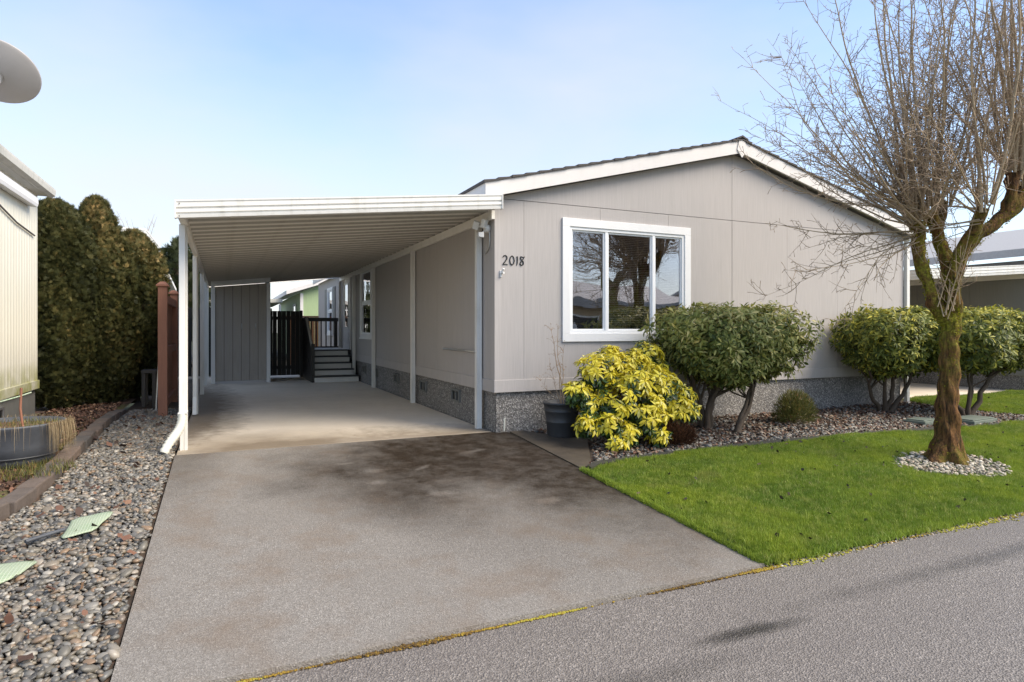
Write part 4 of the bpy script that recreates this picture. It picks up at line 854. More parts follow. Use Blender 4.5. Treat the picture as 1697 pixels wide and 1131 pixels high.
# big resin planter at the left edge with dry trailing grass
def tufts_np(n, cx_, cy_, rad, z, h, w, seed, droop=0, ang=None, rin=0):
    rg = np.random.default_rng(seed); V = []; F = []; A = []
    for i in range(n):
        a = rg.uniform(0, 6.28) if ang is None else rg.uniform(*ang); r = rad*math.sqrt(rg.uniform(rin, 1)); p = np.array([cx_+r*math.cos(a), cy_+r*math.sin(a), z]); hh = h*rg.uniform(.5, 1.2); la = rg.uniform(0, 6.28) if not droop else a+rg.normal(0, .3); ln = rg.uniform(.1, .6)*h if not droop else rg.uniform(.04, .10)
        t = rg.uniform(0, 3.14); s = np.array([math.cos(t), math.sin(t), 0])*w; k = len(V)*1; k = sum(len(q) for q in V); pts = []
        for u in (0, .35, .7, 1):
            if droop: q = p+np.array([math.cos(la)*ln*min(1, u*2.2), math.sin(la)*ln*min(1, u*2.2), .05*math.sin(min(1, u*2)*math.pi)-(max(0, u-.3)/.7)**1.1*hh])
            else: q = p+np.array([math.cos(la)*ln*u*u, math.sin(la)*ln*u*u, hh*u])
            pts += [q-s*(1-.7*u), q+s*(1-.7*u)]
        V.append(pts); F += [(k, k+1, k+3, k+2), (k+2, k+3, k+5, k+4), (k+4, k+5, k+7, k+6)]; A += [rg.random()]*8
    return np.concatenate(V), np.array(F), np.array(A)
pl = thing('barrel_planter', (-5.22, .12, .04), 'large dark grey tub planter with dry trailing grass at left edge', 'planter')
rl = Vector((-5.22, .12, .0))
MB().lathe([(0, .03), (.36, .03), (.375, .10), (.38, .115), (.388, .12), (.415, .24), (.445, .40), (.465, .43), (.465, .45), (.44, .45), (.43, .40), (0, .40)], (-5.22, .12, .0), 48).build('tub', 'planter2', pl)
MB().lathe([(.391, .128), (.400, .130), (.400, .140), (.394, .142)], (-5.22, .12, .0), 48).build('hoop', 'planter', pl)
MB().lathe([(0, .415), (.43, .405)], (-5.22, .12, 0), 24).build('soil', 'mosssoil', pl)
rl = root_loc(pl)
for nm, mt, arr in (('dry_grass', 'drygrass', tufts_np(190, -5.22, .12, .455, .44, .19, .0014, 5, 1, None, .92)), ('dry_grass', 'drygrass', tufts_np(260, -5.22, .12, .46, .43, .26, .0015, 8, 1, (-.7, .15), .92)), ('grass_tuft', 'smallshrub', tufts_np(500, -5.22, .12, .42, .41, .05, .003, 6))):
    V, F, A = arr; link(nm, np_mesh(nm, V-np.array(rl), F, A), mt, pl, 'stuff')
MB().tube([(-5.08, -.02, .40), (-5.10, -.02, .6), (-5.09, -.03, .80)], .012, 6).build('stake', 'brownwood', pl); MB().tube([(-5.3, -.12, .66), (-5.1, -.03, .72), (-5.02, .02, .75)], .008, 6).build('tie', 'mesh', pl)
gmesh = tufts_np(900, -4.98, -.45, .42, .05, .07, .003, 15); V, F, A = gmesh; o = link('bed_grass', np_mesh('bed_grass', V, F, A), 'smallshrub', soil, 'stuff')
gmesh = tufts_np(350, -5.0, .75, .22, .05, .06, .003, 16); V, F, A = gmesh; o = link('bed_grass', np_mesh('bed_grass', V, F, A), 'smallshrub', soil, 'stuff')
# pale green fibreglass mats on the pebbles, and a short black pipe
def gmat(pts, label):
    c = Vector((sum(p[0] for p in pts)/len(pts), sum(p[1] for p in pts)/len(pts))); t_ = thing('mesh_mat', (c.x, c.y, g(0, c.y)+.05), label, 'mat', 'fibreglass mats on the pebbles')
    n = len(pts); zz = lambda p: g(0, p[1])+.055+.010*math.sin(9*p[0])+.006*math.cos(13*p[1])
    mb = MB(); ring = []; rows = 6; vs = [(c.x, c.y, zz(c)+.012)]
    for r in range(1, rows+1):
        for p in pts: q = c.lerp(Vector(p), r/rows); vs.append((q.x, q.y, zz(q)+.012*(1-(r/rows)**2)))
    fs = [(0, 1+i, 1+(i+1) % n) for i in range(n)]
    for r in range(rows-1):
        for i in range(n): a = 1+r*n+i; b = 1+r*n+(i+1) % n; fs.append((a, a+n, b+n, b))
    mb.add(vs, fs, True).build('mat', 'mesh', t_).modifiers.new('s', 'SOLIDIFY').thickness = .008
    return t_
def quadpts(a, b, c, d):
    P = [Vector(p) for p in (a, b, c, d)]; o = []
    for k in range(4):
        for t in (.12, .35, .65, .88): q = P[k].lerp(P[(k+1) % 4], t); n_ = (P[(k+1) % 4]-P[k]).normalized(); o.append(tuple(q+Vector((n_.y, -n_.x))*random.uniform(-.006, .012)))
    return o
gmat(quadpts((-4.34, -2.30), (-4.13, -2.22), (-4.06, -1.86), (-4.32, -1.90)), 'upper pale green mesh mat lying on pebbles near the driveway')
gmat(quadpts((-4.75, -3.08), (-4.46, -2.98), (-4.37, -2.64), (-4.66, -2.68)), 'lower pale green mesh mat cut by the left picture edge')
MB().tube([(-4.52, -2.34, -.085), (-4.44, -2.27, -.08), (-4.33, -2.17, -.075)], .014, 8).build('black_pipe', 'planter2', None, 0, None, 'short dark grey pipe lying on pebbles beside the green mat', 'pipe')
# brown privacy fence between the lots
bf = thing('brown_fence', (-4.15, 3.6, 0), 'reddish brown wooden fence panel with capped posts by the pebbles', 'fence')
for y in (3.62, 6.05):
    p = box('post', -4.21, -4.08, y-.065, y+.065, -.05, 2.05, 'brownwood', bf, .006); MB().box(-4.235, -4.055, y-.09, y+.09, 2.052, 2.085).build('post_cap', 'brownwood', p, .006); MB().hexa([(-4.225, y-.08, 2.086), (-4.065, y-.08, 2.086), (-4.065, y+.08, 2.086), (-4.225, y+.08, 2.086)], [(-4.18, y-.03, 2.13), (-4.11, y-.03, 2.13), (-4.11, y+.03, 2.13), (-4.18, y+.03, 2.13)]).build('post_cap', 'brownwood', p)
for z0, z1 in ((.12, .24), (.98, 1.10), (1.80, 1.93)): box('rail', -4.165, -4.10, 3.687, 5.983, z0, z1, 'brownwood', bf, .004)
for i in range(15): y = 3.70+i*.152; box('board', -4.185, -4.168, y, y+.146, .12, 1.90, 'brownwood', bf, .002)
# odds and ends behind the hedge
st = thing('wooden_stand', (-4.5, 5.3, 0), 'weathered wooden stand between clipped evergreens and brown fence', 'stand')
box('top', -4.60, -4.36, 5.1, 5.6, .60, .65, 'oldwood', st)
for x, y in ((-4.56, 5.15), (-4.40, 5.15), (-4.56, 5.55), (-4.40, 5.55)): box('leg', x-.03, x+.03, y-.03, y+.03, 0, .598, 'oldwood', st)
MB().tube([(-4.30, 4.35, .02), (-4.26, 4.45, .95)], .018, 8).build('metal_pole', 'metal', None, 0, None, 'thin grey metal pole leaning beside the brown fence', 'pole')
rd = MB()
for i in range(5): rd.tube([(-4.42+.03*math.sin(i), 6.6+.05*i, 1.05), (-4.40, 6.62+.05*i, 1.35), (-4.43, 6.6+.05*i, 1.62)], [.06, .075, .03], 8)
rd.build('red_umbrella', 'red', None, 0, None, 'folded red fabric just visible behind the brown fence', 'fabric')

# ================================================================= houses behind
nh = thing('rear_left_house', (-7.5, 16, 0), 'white ridged roof edge of a house behind the evergreens', 'house')
MB().box(-9.5, -5.75, 14.3, 19, -.1, 4.1).build('wall', 'oldsiding', nh)
for k in range(4): box('fascia_ridge', -9.6, -5.40, 13.98-.008*(k % 2), 14.02, 4.12+k*.07, 4.185+k*.07, 'alu', nh, .004); box('fascia_ridge', -5.42, -5.38+.008*(k % 2), 14.03, 18.5, 4.12+k*.07, 4.185+k*.07, 'alu', nh, .004)
MB().box(-9.6, -5.43, 14.03, 18.6, 4.11, 4.16).build('roof', 'pan', nh)
aw = thing('white_awning', (-4.8, 10, 0), 'small white sloping patio roof behind the brown fence', 'awning')
MB().hexa([(-5.6, 9.0, 2.58), (-4.42, 9.0, 2.58), (-4.42, 11.4, 2.38), (-5.6, 11.4, 2.38)], [(-5.6, 9.0, 2.67), (-4.42, 9.0, 2.67), (-4.42, 11.4, 2.47), (-5.6, 11.4, 2.47)]).build('roof', 'white', aw, .006)
for x, y in ((-5.5, 9.1), (-4.48, 11.3), (-5.5, 11.3)): box('post', x-.03, x+.03, y-.03, y+.03, 0, 2.4, 'white', aw)
gh = thing('green_house', (2, 22, 0), 'pale green house with white trim seen beyond the deck', 'house')
MB().box(-.09, 6, 22, 34, 0, 3.05).prism([(-.09, 3.05), (6, 3.05), (6, 3.4), (3, 4.3)], 'y', 22, 22.1).build('wall', 'greenhouse', gh)
MB().hexa([(-.75, 21.6, 2.92), (3.1, 21.6, 4.22), (3.1, 34, 4.22), (-.75, 34, 2.92)], [(-.75, 21.6, 3.10), (3.1, 21.6, 4.40), (3.1, 34, 4.40), (-.75, 34, 3.10)]).build('roof', 'rake', gh)
MB().box(-.13, .0, 21.97, 22.06, 0, 3.0).build('corner_board', 'rake', gh)
w = frame_x(MB(), 24.2, 25.4, 1.3, 2.6, .09, -.12, -.06).build('window', 'white', gh); MB().box(-.10, -.095, 24.29, 25.31, 1.39, 2.51).build('pane', 'glass', w)
ga_ = thing('grey_awning', (-1.5, 24, 0), 'grey patio roof on posts left of the green house', 'awning')
MB().hexa([(-4.0, 23, 2.50), (-.8, 23, 2.62), (-.8, 30, 2.62), (-4.0, 30, 2.50)], [(-4.0, 23, 2.66), (-.8, 23, 2.78), (-.8, 30, 2.78), (-4.0, 30, 2.66)]).build('roof', 'gutter_dirty', ga_)
for x in (-3.8, -2.2, -.9): box('post', x-.05, x+.05, 23.1, 23.2, 0, 2.52, 'alu', ga_); box('post', x-.05, x+.05, 29.1, 29.2, 0, 2.52, 'alu', ga_)
MB().box(-3.8, -.9, 29.3, 29.4, 0, 2.45).build('back_screen', 'deckdark', ga_)
of = thing('cedar_fence', (-.8, 17, 0), 'orange cedar board fence glimpsed behind the deck balusters', 'fence')
for i in range(7): x = -1.05+i*.15; box('board', x, x+.142, 17.0, 17.02, .05, 1.82, 'orangewood', of, .002)
MB().box(-1.3, .0, 16.96, 17.06, 1.823, 1.88).build('cap_rail', 'brownwood', of)

# ================================================================= right neighbour
rh = thing('right_house', (14, 4, 0), 'dark grey neighbouring house wall behind the right carport', 'house')
NX = 12.75
MB().box(NX+.03, 20, .1, 14, -.2, .36).build('skirt', 'skirt', rh)
for i in range(11): y = .06+i*1.22; MB().box(NX, NX+.05, y+.003, y+1.217, .50, 2.9).build('siding_panel', 'neigh', rh)
MB().box(NX, 20, .02, .056, .5, 2.9).build('front_wall', 'neigh', rh); box('belt_board', NX-.012, NX+.06, .06, 13.4, .35, .495, 'neigh', rh)
MB().hexa([(NX-.4, -.3, 2.95), (16.6, -.3, 3.95), (16.6, 14, 3.95), (NX-.4, 14, 2.95)], [(NX-.4, -.3, 3.12), (16.6, -.3, 4.12), (16.6, 14, 4.12), (NX-.4, 14, 3.12)]).build('roof', 'roofgrey', rh)
c2 = thing('right_carport', (8.95, .5, 0), 'white metal carport at the right edge behind the tree', 'carport')
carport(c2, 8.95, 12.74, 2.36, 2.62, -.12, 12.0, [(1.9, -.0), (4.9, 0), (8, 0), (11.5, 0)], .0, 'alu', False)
pd2 = MB().box(8.95, 12.74, .35, 12, -.1, .012); pd2.build('neighbour_pad', 'pad', kind='structure')
MB().box(8.6, 12.7, 11.9, 12.0, 0, 2.3).build('rear_screen', 'neigh', c2)

# ================================================================= plants
def limb_pts(a, b, n, wob, rg, up=0.):
    a = np.array(a, float); b = np.array(b, float); t = np.linspace(0, 1, n)[:, None]; p = a*(1-t)+b*t; w = rg.normal(0, wob, (n, 3))*np.sin(t*math.pi)**.7; p += w; p[:, 2] += up*np.sin(t[:, 0]*math.pi); return [Vector(q) for q in p]
def rosettes(C, Nrm, n_leaf, L, wscale, rg, droop=(-.2, .7), ro=.0):
    """whorls of leaves: centres C, axes Nrm"""
    n = len(C); B = basis(Nrm, np.tile([.3, .2, 1.], (n, 1)))       # Y axis = whorl axis
    k = n_leaf; ci = np.repeat(np.arange(n), k); ph = np.tile(np.arange(k)*2.4, n)+rg.normal(0, .25, n*k)+np.repeat(rg.uniform(0, 6.28, n), k)
    el = rg.uniform(droop[0], droop[1], n*k)
    loc = np.stack([np.cos(ph)*np.cos(el), np.sin(el), np.sin(ph)*np.cos(el)], -1); d = np.einsum('nij,nj->ni', B[ci], loc); d[:, 2] -= .12
    axis = Nrm[ci]; Rm = basis(d, axis); roll = rg.normal(0, .25, n*k); cr, sr = np.cos(roll), np.sin(roll); X = Rm[:, :, 0]*cr[:, None]+Rm[:, :, 2]*sr[:, None]; Z = -Rm[:, :, 0]*sr[:, None]+Rm[:, :, 2]*cr[:, None]; Rm = np.stack([X, Rm[:, :, 1], Z], -1)
    ln = L*rg.uniform(.65, 1.2, n*k); s = np.stack([ln*wscale*rg.uniform(.85, 1.15, n*k), ln, ln], -1); return C[ci]+d*.012, Rm, s, ci
def rhodo(name, base, cen, half, zlo, zhi, label, seed, topmat, trunks, nsurf=950):
    rg = np.random.default_rng(seed); t = thing(name, (*base, g(0, base[1])), label, 'shrub', 'clipped evergreen shrubs'); rl = np.array(root_loc(t))
    # clipped crown: flat top, rounded shoulders, tucked-in underside
    zc, hz_ = (zlo+zhi)/2, (zhi-zlo)/2
    def surf(n, shell):
        u = rg.normal(size=(n, 3)); u /= np.linalg.norm(u, axis=1, keepdims=True); e = 4.2; r = (np.abs(u[:, 0])**e+np.abs(u[:, 1])**e+np.abs(u[:, 2])**e)**(-1/e); p = u*r[:, None]
        nrm = np.sign(p)*np.abs(p)**(e-1); nrm /= np.linalg.norm(nrm, axis=1, keepdims=True); lump = 1+.055*np.sin(p[:, 0]*5+seed)*np.sin(p[:, 1]*6+1)+.05*np.sin(p[:, 2]*5+p[:, 0]*7)
        p = p*(shell*lump)[:, None]; low = np.clip(-p[:, 2], 0, 1); tuck = 1-.36*low**1.3; q = np.stack([cen[0]+p[:, 0]*half[0]*tuck, cen[1]+p[:, 1]*half[1]*tuck, zc+p[:, 2]*hz_*np.where(p[:, 2] < 0, .9+.18*np.sin(4*p[:, 0]+seed), 1)], -1); return q, nrm
    n = nsurf; q, nrm = surf(n, rg.uniform(.84, 1.05, n)); q2, nrm2 = surf(n//2, rg.uniform(.5, .86, n//2))
    C = np.concatenate([q, q2]); Nn = np.concatenate([nrm, nrm2]); Nn[:, 2] += .45; Nn += rg.normal(0, .28, Nn.shape); Nn /= np.linalg.norm(Nn, axis=1, keepdims=True)
    pos, Rm, s, ci = rosettes(C, Nn, 9, .100, 1.0, rg, (-.35, .75)); hgt = (C[ci][:, 2]-zlo)/(zhi-zlo)
    a = np.clip(rg.normal(.40, .24, len(pos))+.55*np.clip(hgt-.55, 0, 1)+(np.repeat(rg.normal(0, .15, len(C)), 9)), 0, 1)  # leaves get lighter toward the crown top: light from above, painted in
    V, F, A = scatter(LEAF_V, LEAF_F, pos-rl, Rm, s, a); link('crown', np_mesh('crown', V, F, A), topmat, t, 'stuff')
    for k, (b, m1, tip, r0) in enumerate(trunks):
        pts = limb_pts(b, m1, 5, .02, rg)[:-1]+limb_pts(m1, tip, 5, .025, rg); r0 *= .72; MB().tube(pts, [r0*(1.25-.75*i/(len(pts)-1)) for i in range(len(pts))], 8).build('trunk', 'shrubbark', t)
        for j in range(4):
            s0 = pts[random.randint(4, 6)]; e_ = (cen[0]+rg.uniform(-.75, .75)*half[0], cen[1]+rg.uniform(-.6, .6)*half[1], zlo+rg.uniform(.2, .6)*(zhi-zlo)); pp = limb_pts(s0, e_, 5, .03, rg); MB().tube(pp, [r0*.5*(1-.7*i/4) for i in range(5)], 6).build('branch', 'shrubbark', t)
    return t
G_ = lambda x, y: (x, y, g(x, y)-.02)
rhodo('rhododendron', (3.25, -.75), (3.37, -.80), (1.08, .68), .62, 1.68, 'large clipped leathery-leaved shrub in front of the wide window', 3, 'rhodo', [
    (G_(3.0, -.62), (2.90, -.66, .35), (2.65, -.75, .75), .055), (G_(3.06, -.66), (3.08, -.70, .4), (3.15, -.8, .8), .075), (G_(2.98, -.7), (3.0, -.72, .3), (3.05, -.85, .75), .05), (G_(3.08, -.62), (3.2, -.6, .35), (3.5, -.55, .75), .035), (G_(3.22, -1.05), (3.50, -.98, .28), (3.80, -.85, .78), .06), (G_(3.24, -1.02), (3.46, -1.0, .4), (3.55, -1.05, .75), .04)], 1450)
rhodo('rhododendron', (7.1, -.55), (7.22, -.62), (.95, .62), .62, 1.70, 'clipped leathery-leaved shrub at house corner, left of the mossy tree', 4, 'rhodo_lit', [
    (G_(7.0, -.5), (6.75, -.5, .35), (6.55, -.6, .8), .045), (G_(7.05, -.55), (6.98, -.6, .4), (6.9, -.7, .85), .045), (G_(7.1, -.55), (7.2, -.6, .4), (7.3, -.6, .85), .05), (G_(7.12, -.6), (7.45, -.65, .35), (7.75, -.65, .8), .05)], 1200)
rhodo('rhododendron', (8.1, -1.28), (8.42, -1.3), (1.10, .66), .66, 1.70, 'clipped leathery-leaved shrub at the right edge behind the mossy tree', 5, 'rhodo_lit', [
    (G_(8.05, -1.25), (7.75, -1.2, .4), (7.55, -1.15, .8), .045), (G_(8.1, -1.28), (8.15, -1.3, .4), (8.2, -1.3, .85), .04), (G_(8.12, -1.3), (8.5, -1.35, .42), (8.95, -1.4, .85), .055), (G_(8.1, -1.3), (8.35, -1.2, .45), (8.6, -1.1, .85), .04)], 1250)
# yellow-leaved shrub
def yellow_shrub():
    rg = np.random.default_rng(9); b = (1.42, -1.0); t = thing('yellow_shrub', (*b, g(0, b[1])), 'bright yellow-leaved bushy shrub beside the round black planter', 'shrub'); rl = np.array(root_loc(t))
    # lobes: centre, radius
    lob = [((1.38, -.92, .55), .36), ((1.00, -.92, .84), .24), ((1.28, -.82, .98), .20), ((1.60, -.85, .90), .22), ((1.92, -.72, 1.04), .20), ((2.04, -.80, .84), .15), ((1.62, -1.1, .66), .30), ((1.95, -1.0, .60), .26), ((2.24, -1.05, .50), .17), ((2.30, -1.15, .32), .13), ((1.15, -1.15, .48), .26), ((.72, -.92, .60), .16), ((.86, -1.0, .44), .14), ((.76, -1.12, .22), .15), ((1.02, -1.22, .24), .17), ((1.20, -1.28, .10), .16), ((1.02, -1.34, .02), .10), ((1.52, -1.2, .34), .30), ((1.62, -1.38, .06), .12), ((2.05, -1.2, .34), .20), ((1.36, -1.22, .70), .20)]
    Cy, Ny, Cg, Ng = [], [], [], []
    for c, r in lob:
        n = int(120*r*r/.09)+14
        u = rg.normal(size=(n, 3)); u /= np.linalg.norm(u, axis=1, keepdims=True); p = np.array(c)+u*r*rg.uniform(.75, 1.08, n)[:, None]
        inside = np.zeros(n, bool)
        for c2, r2 in lob:
            if c2 != c: inside |= np.linalg.norm(p-np.array(c2), axis=1) < r2*.85
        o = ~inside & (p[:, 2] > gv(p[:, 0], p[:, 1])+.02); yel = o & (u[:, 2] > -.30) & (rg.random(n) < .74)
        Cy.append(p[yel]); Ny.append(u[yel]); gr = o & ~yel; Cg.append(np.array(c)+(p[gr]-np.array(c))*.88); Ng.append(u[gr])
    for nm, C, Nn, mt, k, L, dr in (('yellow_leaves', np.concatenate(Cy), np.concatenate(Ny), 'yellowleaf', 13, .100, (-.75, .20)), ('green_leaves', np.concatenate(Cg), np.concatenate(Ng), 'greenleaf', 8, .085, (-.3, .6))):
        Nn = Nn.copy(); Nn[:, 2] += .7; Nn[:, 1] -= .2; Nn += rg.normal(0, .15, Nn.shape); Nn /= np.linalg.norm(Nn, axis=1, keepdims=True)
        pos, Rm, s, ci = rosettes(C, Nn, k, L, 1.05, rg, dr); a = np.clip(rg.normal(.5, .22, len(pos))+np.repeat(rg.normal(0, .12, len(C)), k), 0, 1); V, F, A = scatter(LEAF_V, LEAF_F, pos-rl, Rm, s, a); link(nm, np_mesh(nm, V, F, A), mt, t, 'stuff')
    for k, (c, r) in enumerate(lob): pp = limb_pts((1.42+rg.normal(0, .06), -.98, g(0, -1)-.02), c, 5, .03, rg); MB().tube(pp, [.018*(1.2-.2*i) for i in range(5)], 6).build('stem', 'shrubbark', t)
yellow_shrub()
# round planter with dry stems beside the walk
pb = thing('round_planter', (.78, -.42, -.03), 'round charcoal plastic pot with dry bare stems by the corner', 'planter')
MB().lathe([(r_*.88, z_) for r_, z_ in [(0, .0), (.205, .0), (.215, .02), (.232, .19), (.238, .195), (.238, .205), (.234, .21), (.255, .33), (.262, .335), (.262, .345), (.258, .35), (.27, .425), (.285, .43), (.285, .455), (.262, .455), (.255, .40), (0, .39)]], (.78, -.42, -.03), 48).build('pot', 'planter', pb)
MB().lathe([(0, .395), (.225, .385)], (.78, -.42, -.03), 24).build('soil', 'soil', pb)
rg = np.random.default_rng(14)
stems = thing('dry_plant', (.78, -.42, .37), 'thin dry branching stems standing in the round pot', 'plant')
for k, (dx, dz, r) in enumerate(((-.20, 1.0, .008), (-.03, 1.02, .007), (.05, .72, .006), (-.13, .55, .004), (-.30, .35, .003))):
    a = Vector((.80+rg.uniform(-.05, .03), -.42, .36)); e_ = a+Vector((dx, rg.uniform(-.06, .06), dz)); pp = limb_pts(a, e_, 7, .012, rg); sm = MB().tube(pp, [r*(1-.7*i/6) for i in range(7)], 6)
    for j in range(16):
        s0 = pp[rg.integers(3, 7)]; q = s0+Vector((rg.uniform(-.10, .10), rg.uniform(-.07, .07), rg.uniform(.02, .10))); mid = s0.lerp(q, .5)+Vector((0, 0, .015)); sm.tube([s0, mid, q], [.0022, .0016, .001], 4)
        sm.tube([q, q+Vector((rg.uniform(-.02, .02), 0, -.018))], [.003, .001], 4)
    sm.build('stem', 'twig', stems)
# small upright shrub, brown dead heather
def spiky(name, base, hw, h, n, mat, label, cat, seed, L, w, up):
    rg = np.random.default_rng(seed); t = thing(name, (*base, g(0, base[1])), label, cat); u = rg.normal(size=(n, 3)); u[:, 2] = np.abs(u[:, 2])*up+.15; u /= np.linalg.norm(u, axis=1, keepdims=True); rr = rg.uniform(.25, 1, n)**.6
    p = u*rr[:, None]*np.array([hw, hw*.8, h]); d = u+rg.normal(0, .35, (n, 3)); d[:, 2] += .5; B = basis(d, u); s = np.stack([np.full(n, w), L*rg.uniform(.6, 1.3, n), np.full(n, w)], -1); bv = np.array([(-1, 0, 0), (1, 0, 0), (.7, .6, .3), (-.7, .6, .3), (0, 1, 0)]); bf = np.array([(0, 1, 2), (0, 2, 3), (3, 2, 4)])
    a = np.clip(rg.normal(.45, .25, n)+.25*(p[:, 2]/h-.5), 0, 1); V, F, A = scatter(bv, bf, p, B, s, a); link('foliage', np_mesh(name, V, F, A), mat, t, 'stuff')
    for k in range(6): e_ = np.array([rg.uniform(-.5, .5)*hw, rg.uniform(-.4, .4)*hw, h*.7])+np.array(root_loc(t)); MB().tube(limb_pts(root_loc(t), e_, 4, .02, rg), [.014, .011, .008, .004], 6).build('stem', 'shrubbark', t)
spiky('small_shrub', (4.62, -.80), .38, .50, 5600, 'smallshrub', 'small low olive-green shrub between the two clipped shrubs', 'shrub', 17, .05, .0045, 1.2)
spiky('dead_heather', (1.92, -1.28), .34, .30, 6000, 'heather', 'low dead brown heather mound beside the yellow shrub', 'shrub', 18, .06, .003, .8)
# utility covers in the bed
def cover(name, c, s, label, rz):
    t = thing(name, (c[0], c[1], g(0, c[1])), label, 'utility cover', 'utility covers in the stone bed', rz); rl = root_loc(t); bx = MB().box(rl.x-s[0], rl.x+s[0], rl.y-s[1], rl.y+s[1], rl.z-.05, rl.z+.055).build('frame', 'cover', t, .008); MB().box(rl.x-s[0]+.03, rl.x+s[0]-.03, rl.y-s[1]+.03, rl.y+s[1]-.03, rl.z+.056, rl.z+.072).build('lid', 'cover', t, .006)
cover('utility_box', (7.62, -1.62), (.36, .2), 'flat green-grey utility lid right of the mossy trunk', .08)
cover('utility_box', (6.65, -1.42), (.22, .16), 'flat green-grey utility lid left of the mossy trunk', .15)

# ---- clipped arborvitae by the left house
def spray_fan(seed):
    rg = np.random.default_rng(seed); V = [(0, 0, 0)]; F = []
    for a in np.linspace(-1.0, 1.0, 8):
        k = len(V); l = rg.uniform(.7, 1.0)*(1-.25*abs(a)); d = np.array([math.sin(a), math.cos(a)]); nn = np.array([d[1], -d[0]])*.05; m_ = d*l*.6; e_ = d*l; V += [(m_[0]-nn[0], m_[1]-nn[1], .05), (m_[0]+nn[0], m_[1]+nn[1], .05), (e_[0], e_[1], -.08)]; F += [(0, k+1, k), (k, k+1, k+2)]
    return np.array(V), np.array(F)
def evergreen(name, base, prof, ax_, label, seed, n, mat='cedar', group='evergreens by the left house', size=.17, sun_gold=(0, 0)):
    """prof: list of (z, radius); foliage sprays held upright in overlapping plumes"""
    rg = np.random.default_rng(seed); t = thing(name, (*base, 0), label, 'tree', group); zs_, rs = np.array(prof).T
    z_ = rg.uniform(zs_[0], zs_[-1], n*2); r = np.interp(z_, zs_, rs); keep = rg.random(n*2) < r/rs.max(); z_, r = z_[keep][:n], r[keep][:n]; n = len(z_); th = rg.uniform(0, 6.28, n)
    lump = 1+.12*np.sin(3*th+z_*.8+seed)+.15*np.abs(np.sin(3.5*th+z_*.5+seed))-.08+.08*np.sin(5*th-z_*3.7)+.11*np.sin(9*th+z_*6)*np.sin(z_*5+th*2)+.05*np.sin(17*th-z_*11); sh = rg.uniform(.5, 1.04, n)**.55; rr = r*lump*sh
    p = np.stack([rr*np.cos(th)*ax_, rr*np.sin(th), z_], -1); d = np.stack([np.cos(th)*.55, np.sin(th)*.55, np.full(n, .75)], -1)+rg.normal(0, .33, (n, 3)); outw = np.stack([np.cos(th), np.sin(th), np.full(n, .1)], -1)+rg.normal(0, .5, (n, 3))
    B = basis(d, outw); hgt = (z_-zs_[0])/(zs_[-1]-zs_[0]); a = np.clip(rg.normal(.34, .15, n)+.30*np.clip(hgt-.5, 0, 1)*2*sun_gold[1]+sun_gold[0]+.16*np.sin(th*2+z_*2.3)*np.sin(z_*1.3+seed), 0, 1)  # golden tone rising with height paints sunlight on the tops
    Vs, Fs, As = [], [], []; off = 0
    for k in range(4):
        bv, bf_ = spray_fan(seed*5+k); V, F, A = scatter(bv, bf_, p[k::4], B[k::4], size*rg.uniform(.55, 1.2, len(p[k::4])), a[k::4]); Vs.append(V); Fs.append(F+off); As.append(A); off += len(V)
    link('crown', np_mesh('crown', np.concatenate(Vs), np.concatenate(Fs), np.concatenate(As)), mat, t, 'stuff')
    top = zs_[-1]; MB().tube([(base[0], base[1], -.05), (base[0]+.02, base[1], top*.4), (base[0], base[1]+.02, top*.85)], [.11, .08, .02], 8).build('trunk', 'shrubbark', t)
    cv, cf = ico(2); core = np.array([(x*.0, y*.0, 0) for x, y, _ in cv]); zz = zs_[0]+(cv[:, 2]+1)/2*(zs_[-1]-zs_[0])*.94; rr = np.interp(zz, zs_, rs)*.55; core = np.stack([cv[:, 0]*rr*ax_, cv[:, 1]*rr, zz], -1)
    link('inner_branches', np_mesh('inner_branches', core, cf), 'shrubbark', t); return t
evergreen('arborvitae', (-5.86, 5.15), [(.08, .30), (.5, .46), (1.6, .52), (2.7, .50), (3.15, .40), (3.42, .24), (3.55, .06)], 1.0, 'clipped dark arborvitae touching the pale left house wall', 31, 30000, sun_gold=(-.08, .4), size=.10)
evergreen('arborvitae', (-5.36, 5.75), [(.08, .36), (.5, .52), (1.6, .56), (2.6, .50), (3.1, .36), (3.4, .26), (3.62, .17), (3.76, .04)], 1.0, 'tallest arborvitae, narrow top coloured as if sunlit gold', 32, 30000, sun_gold=(-.02, 1.0), size=.10)
evergreen('arborvitae', (-4.86, 6.5), [(.08, .34), (.5, .48), (1.6, .52), (2.5, .50), (2.95, .38), (3.2, .18), (3.3, .05)], 1.0, 'lower arborvitae next to the brown fence, top coloured as if sunlit gold', 33, 26000, sun_gold=(-.02, .9), size=.10)
evergreen('conifer', (-4.9, 24), [(.8, 1.6), (2.5, 1.8), (3.8, 1.3), (4.8, .8), (5.4, .15)], 1.0, 'dark conifer far behind the carport posts', 34, 5000, 'conifer', None, .34)

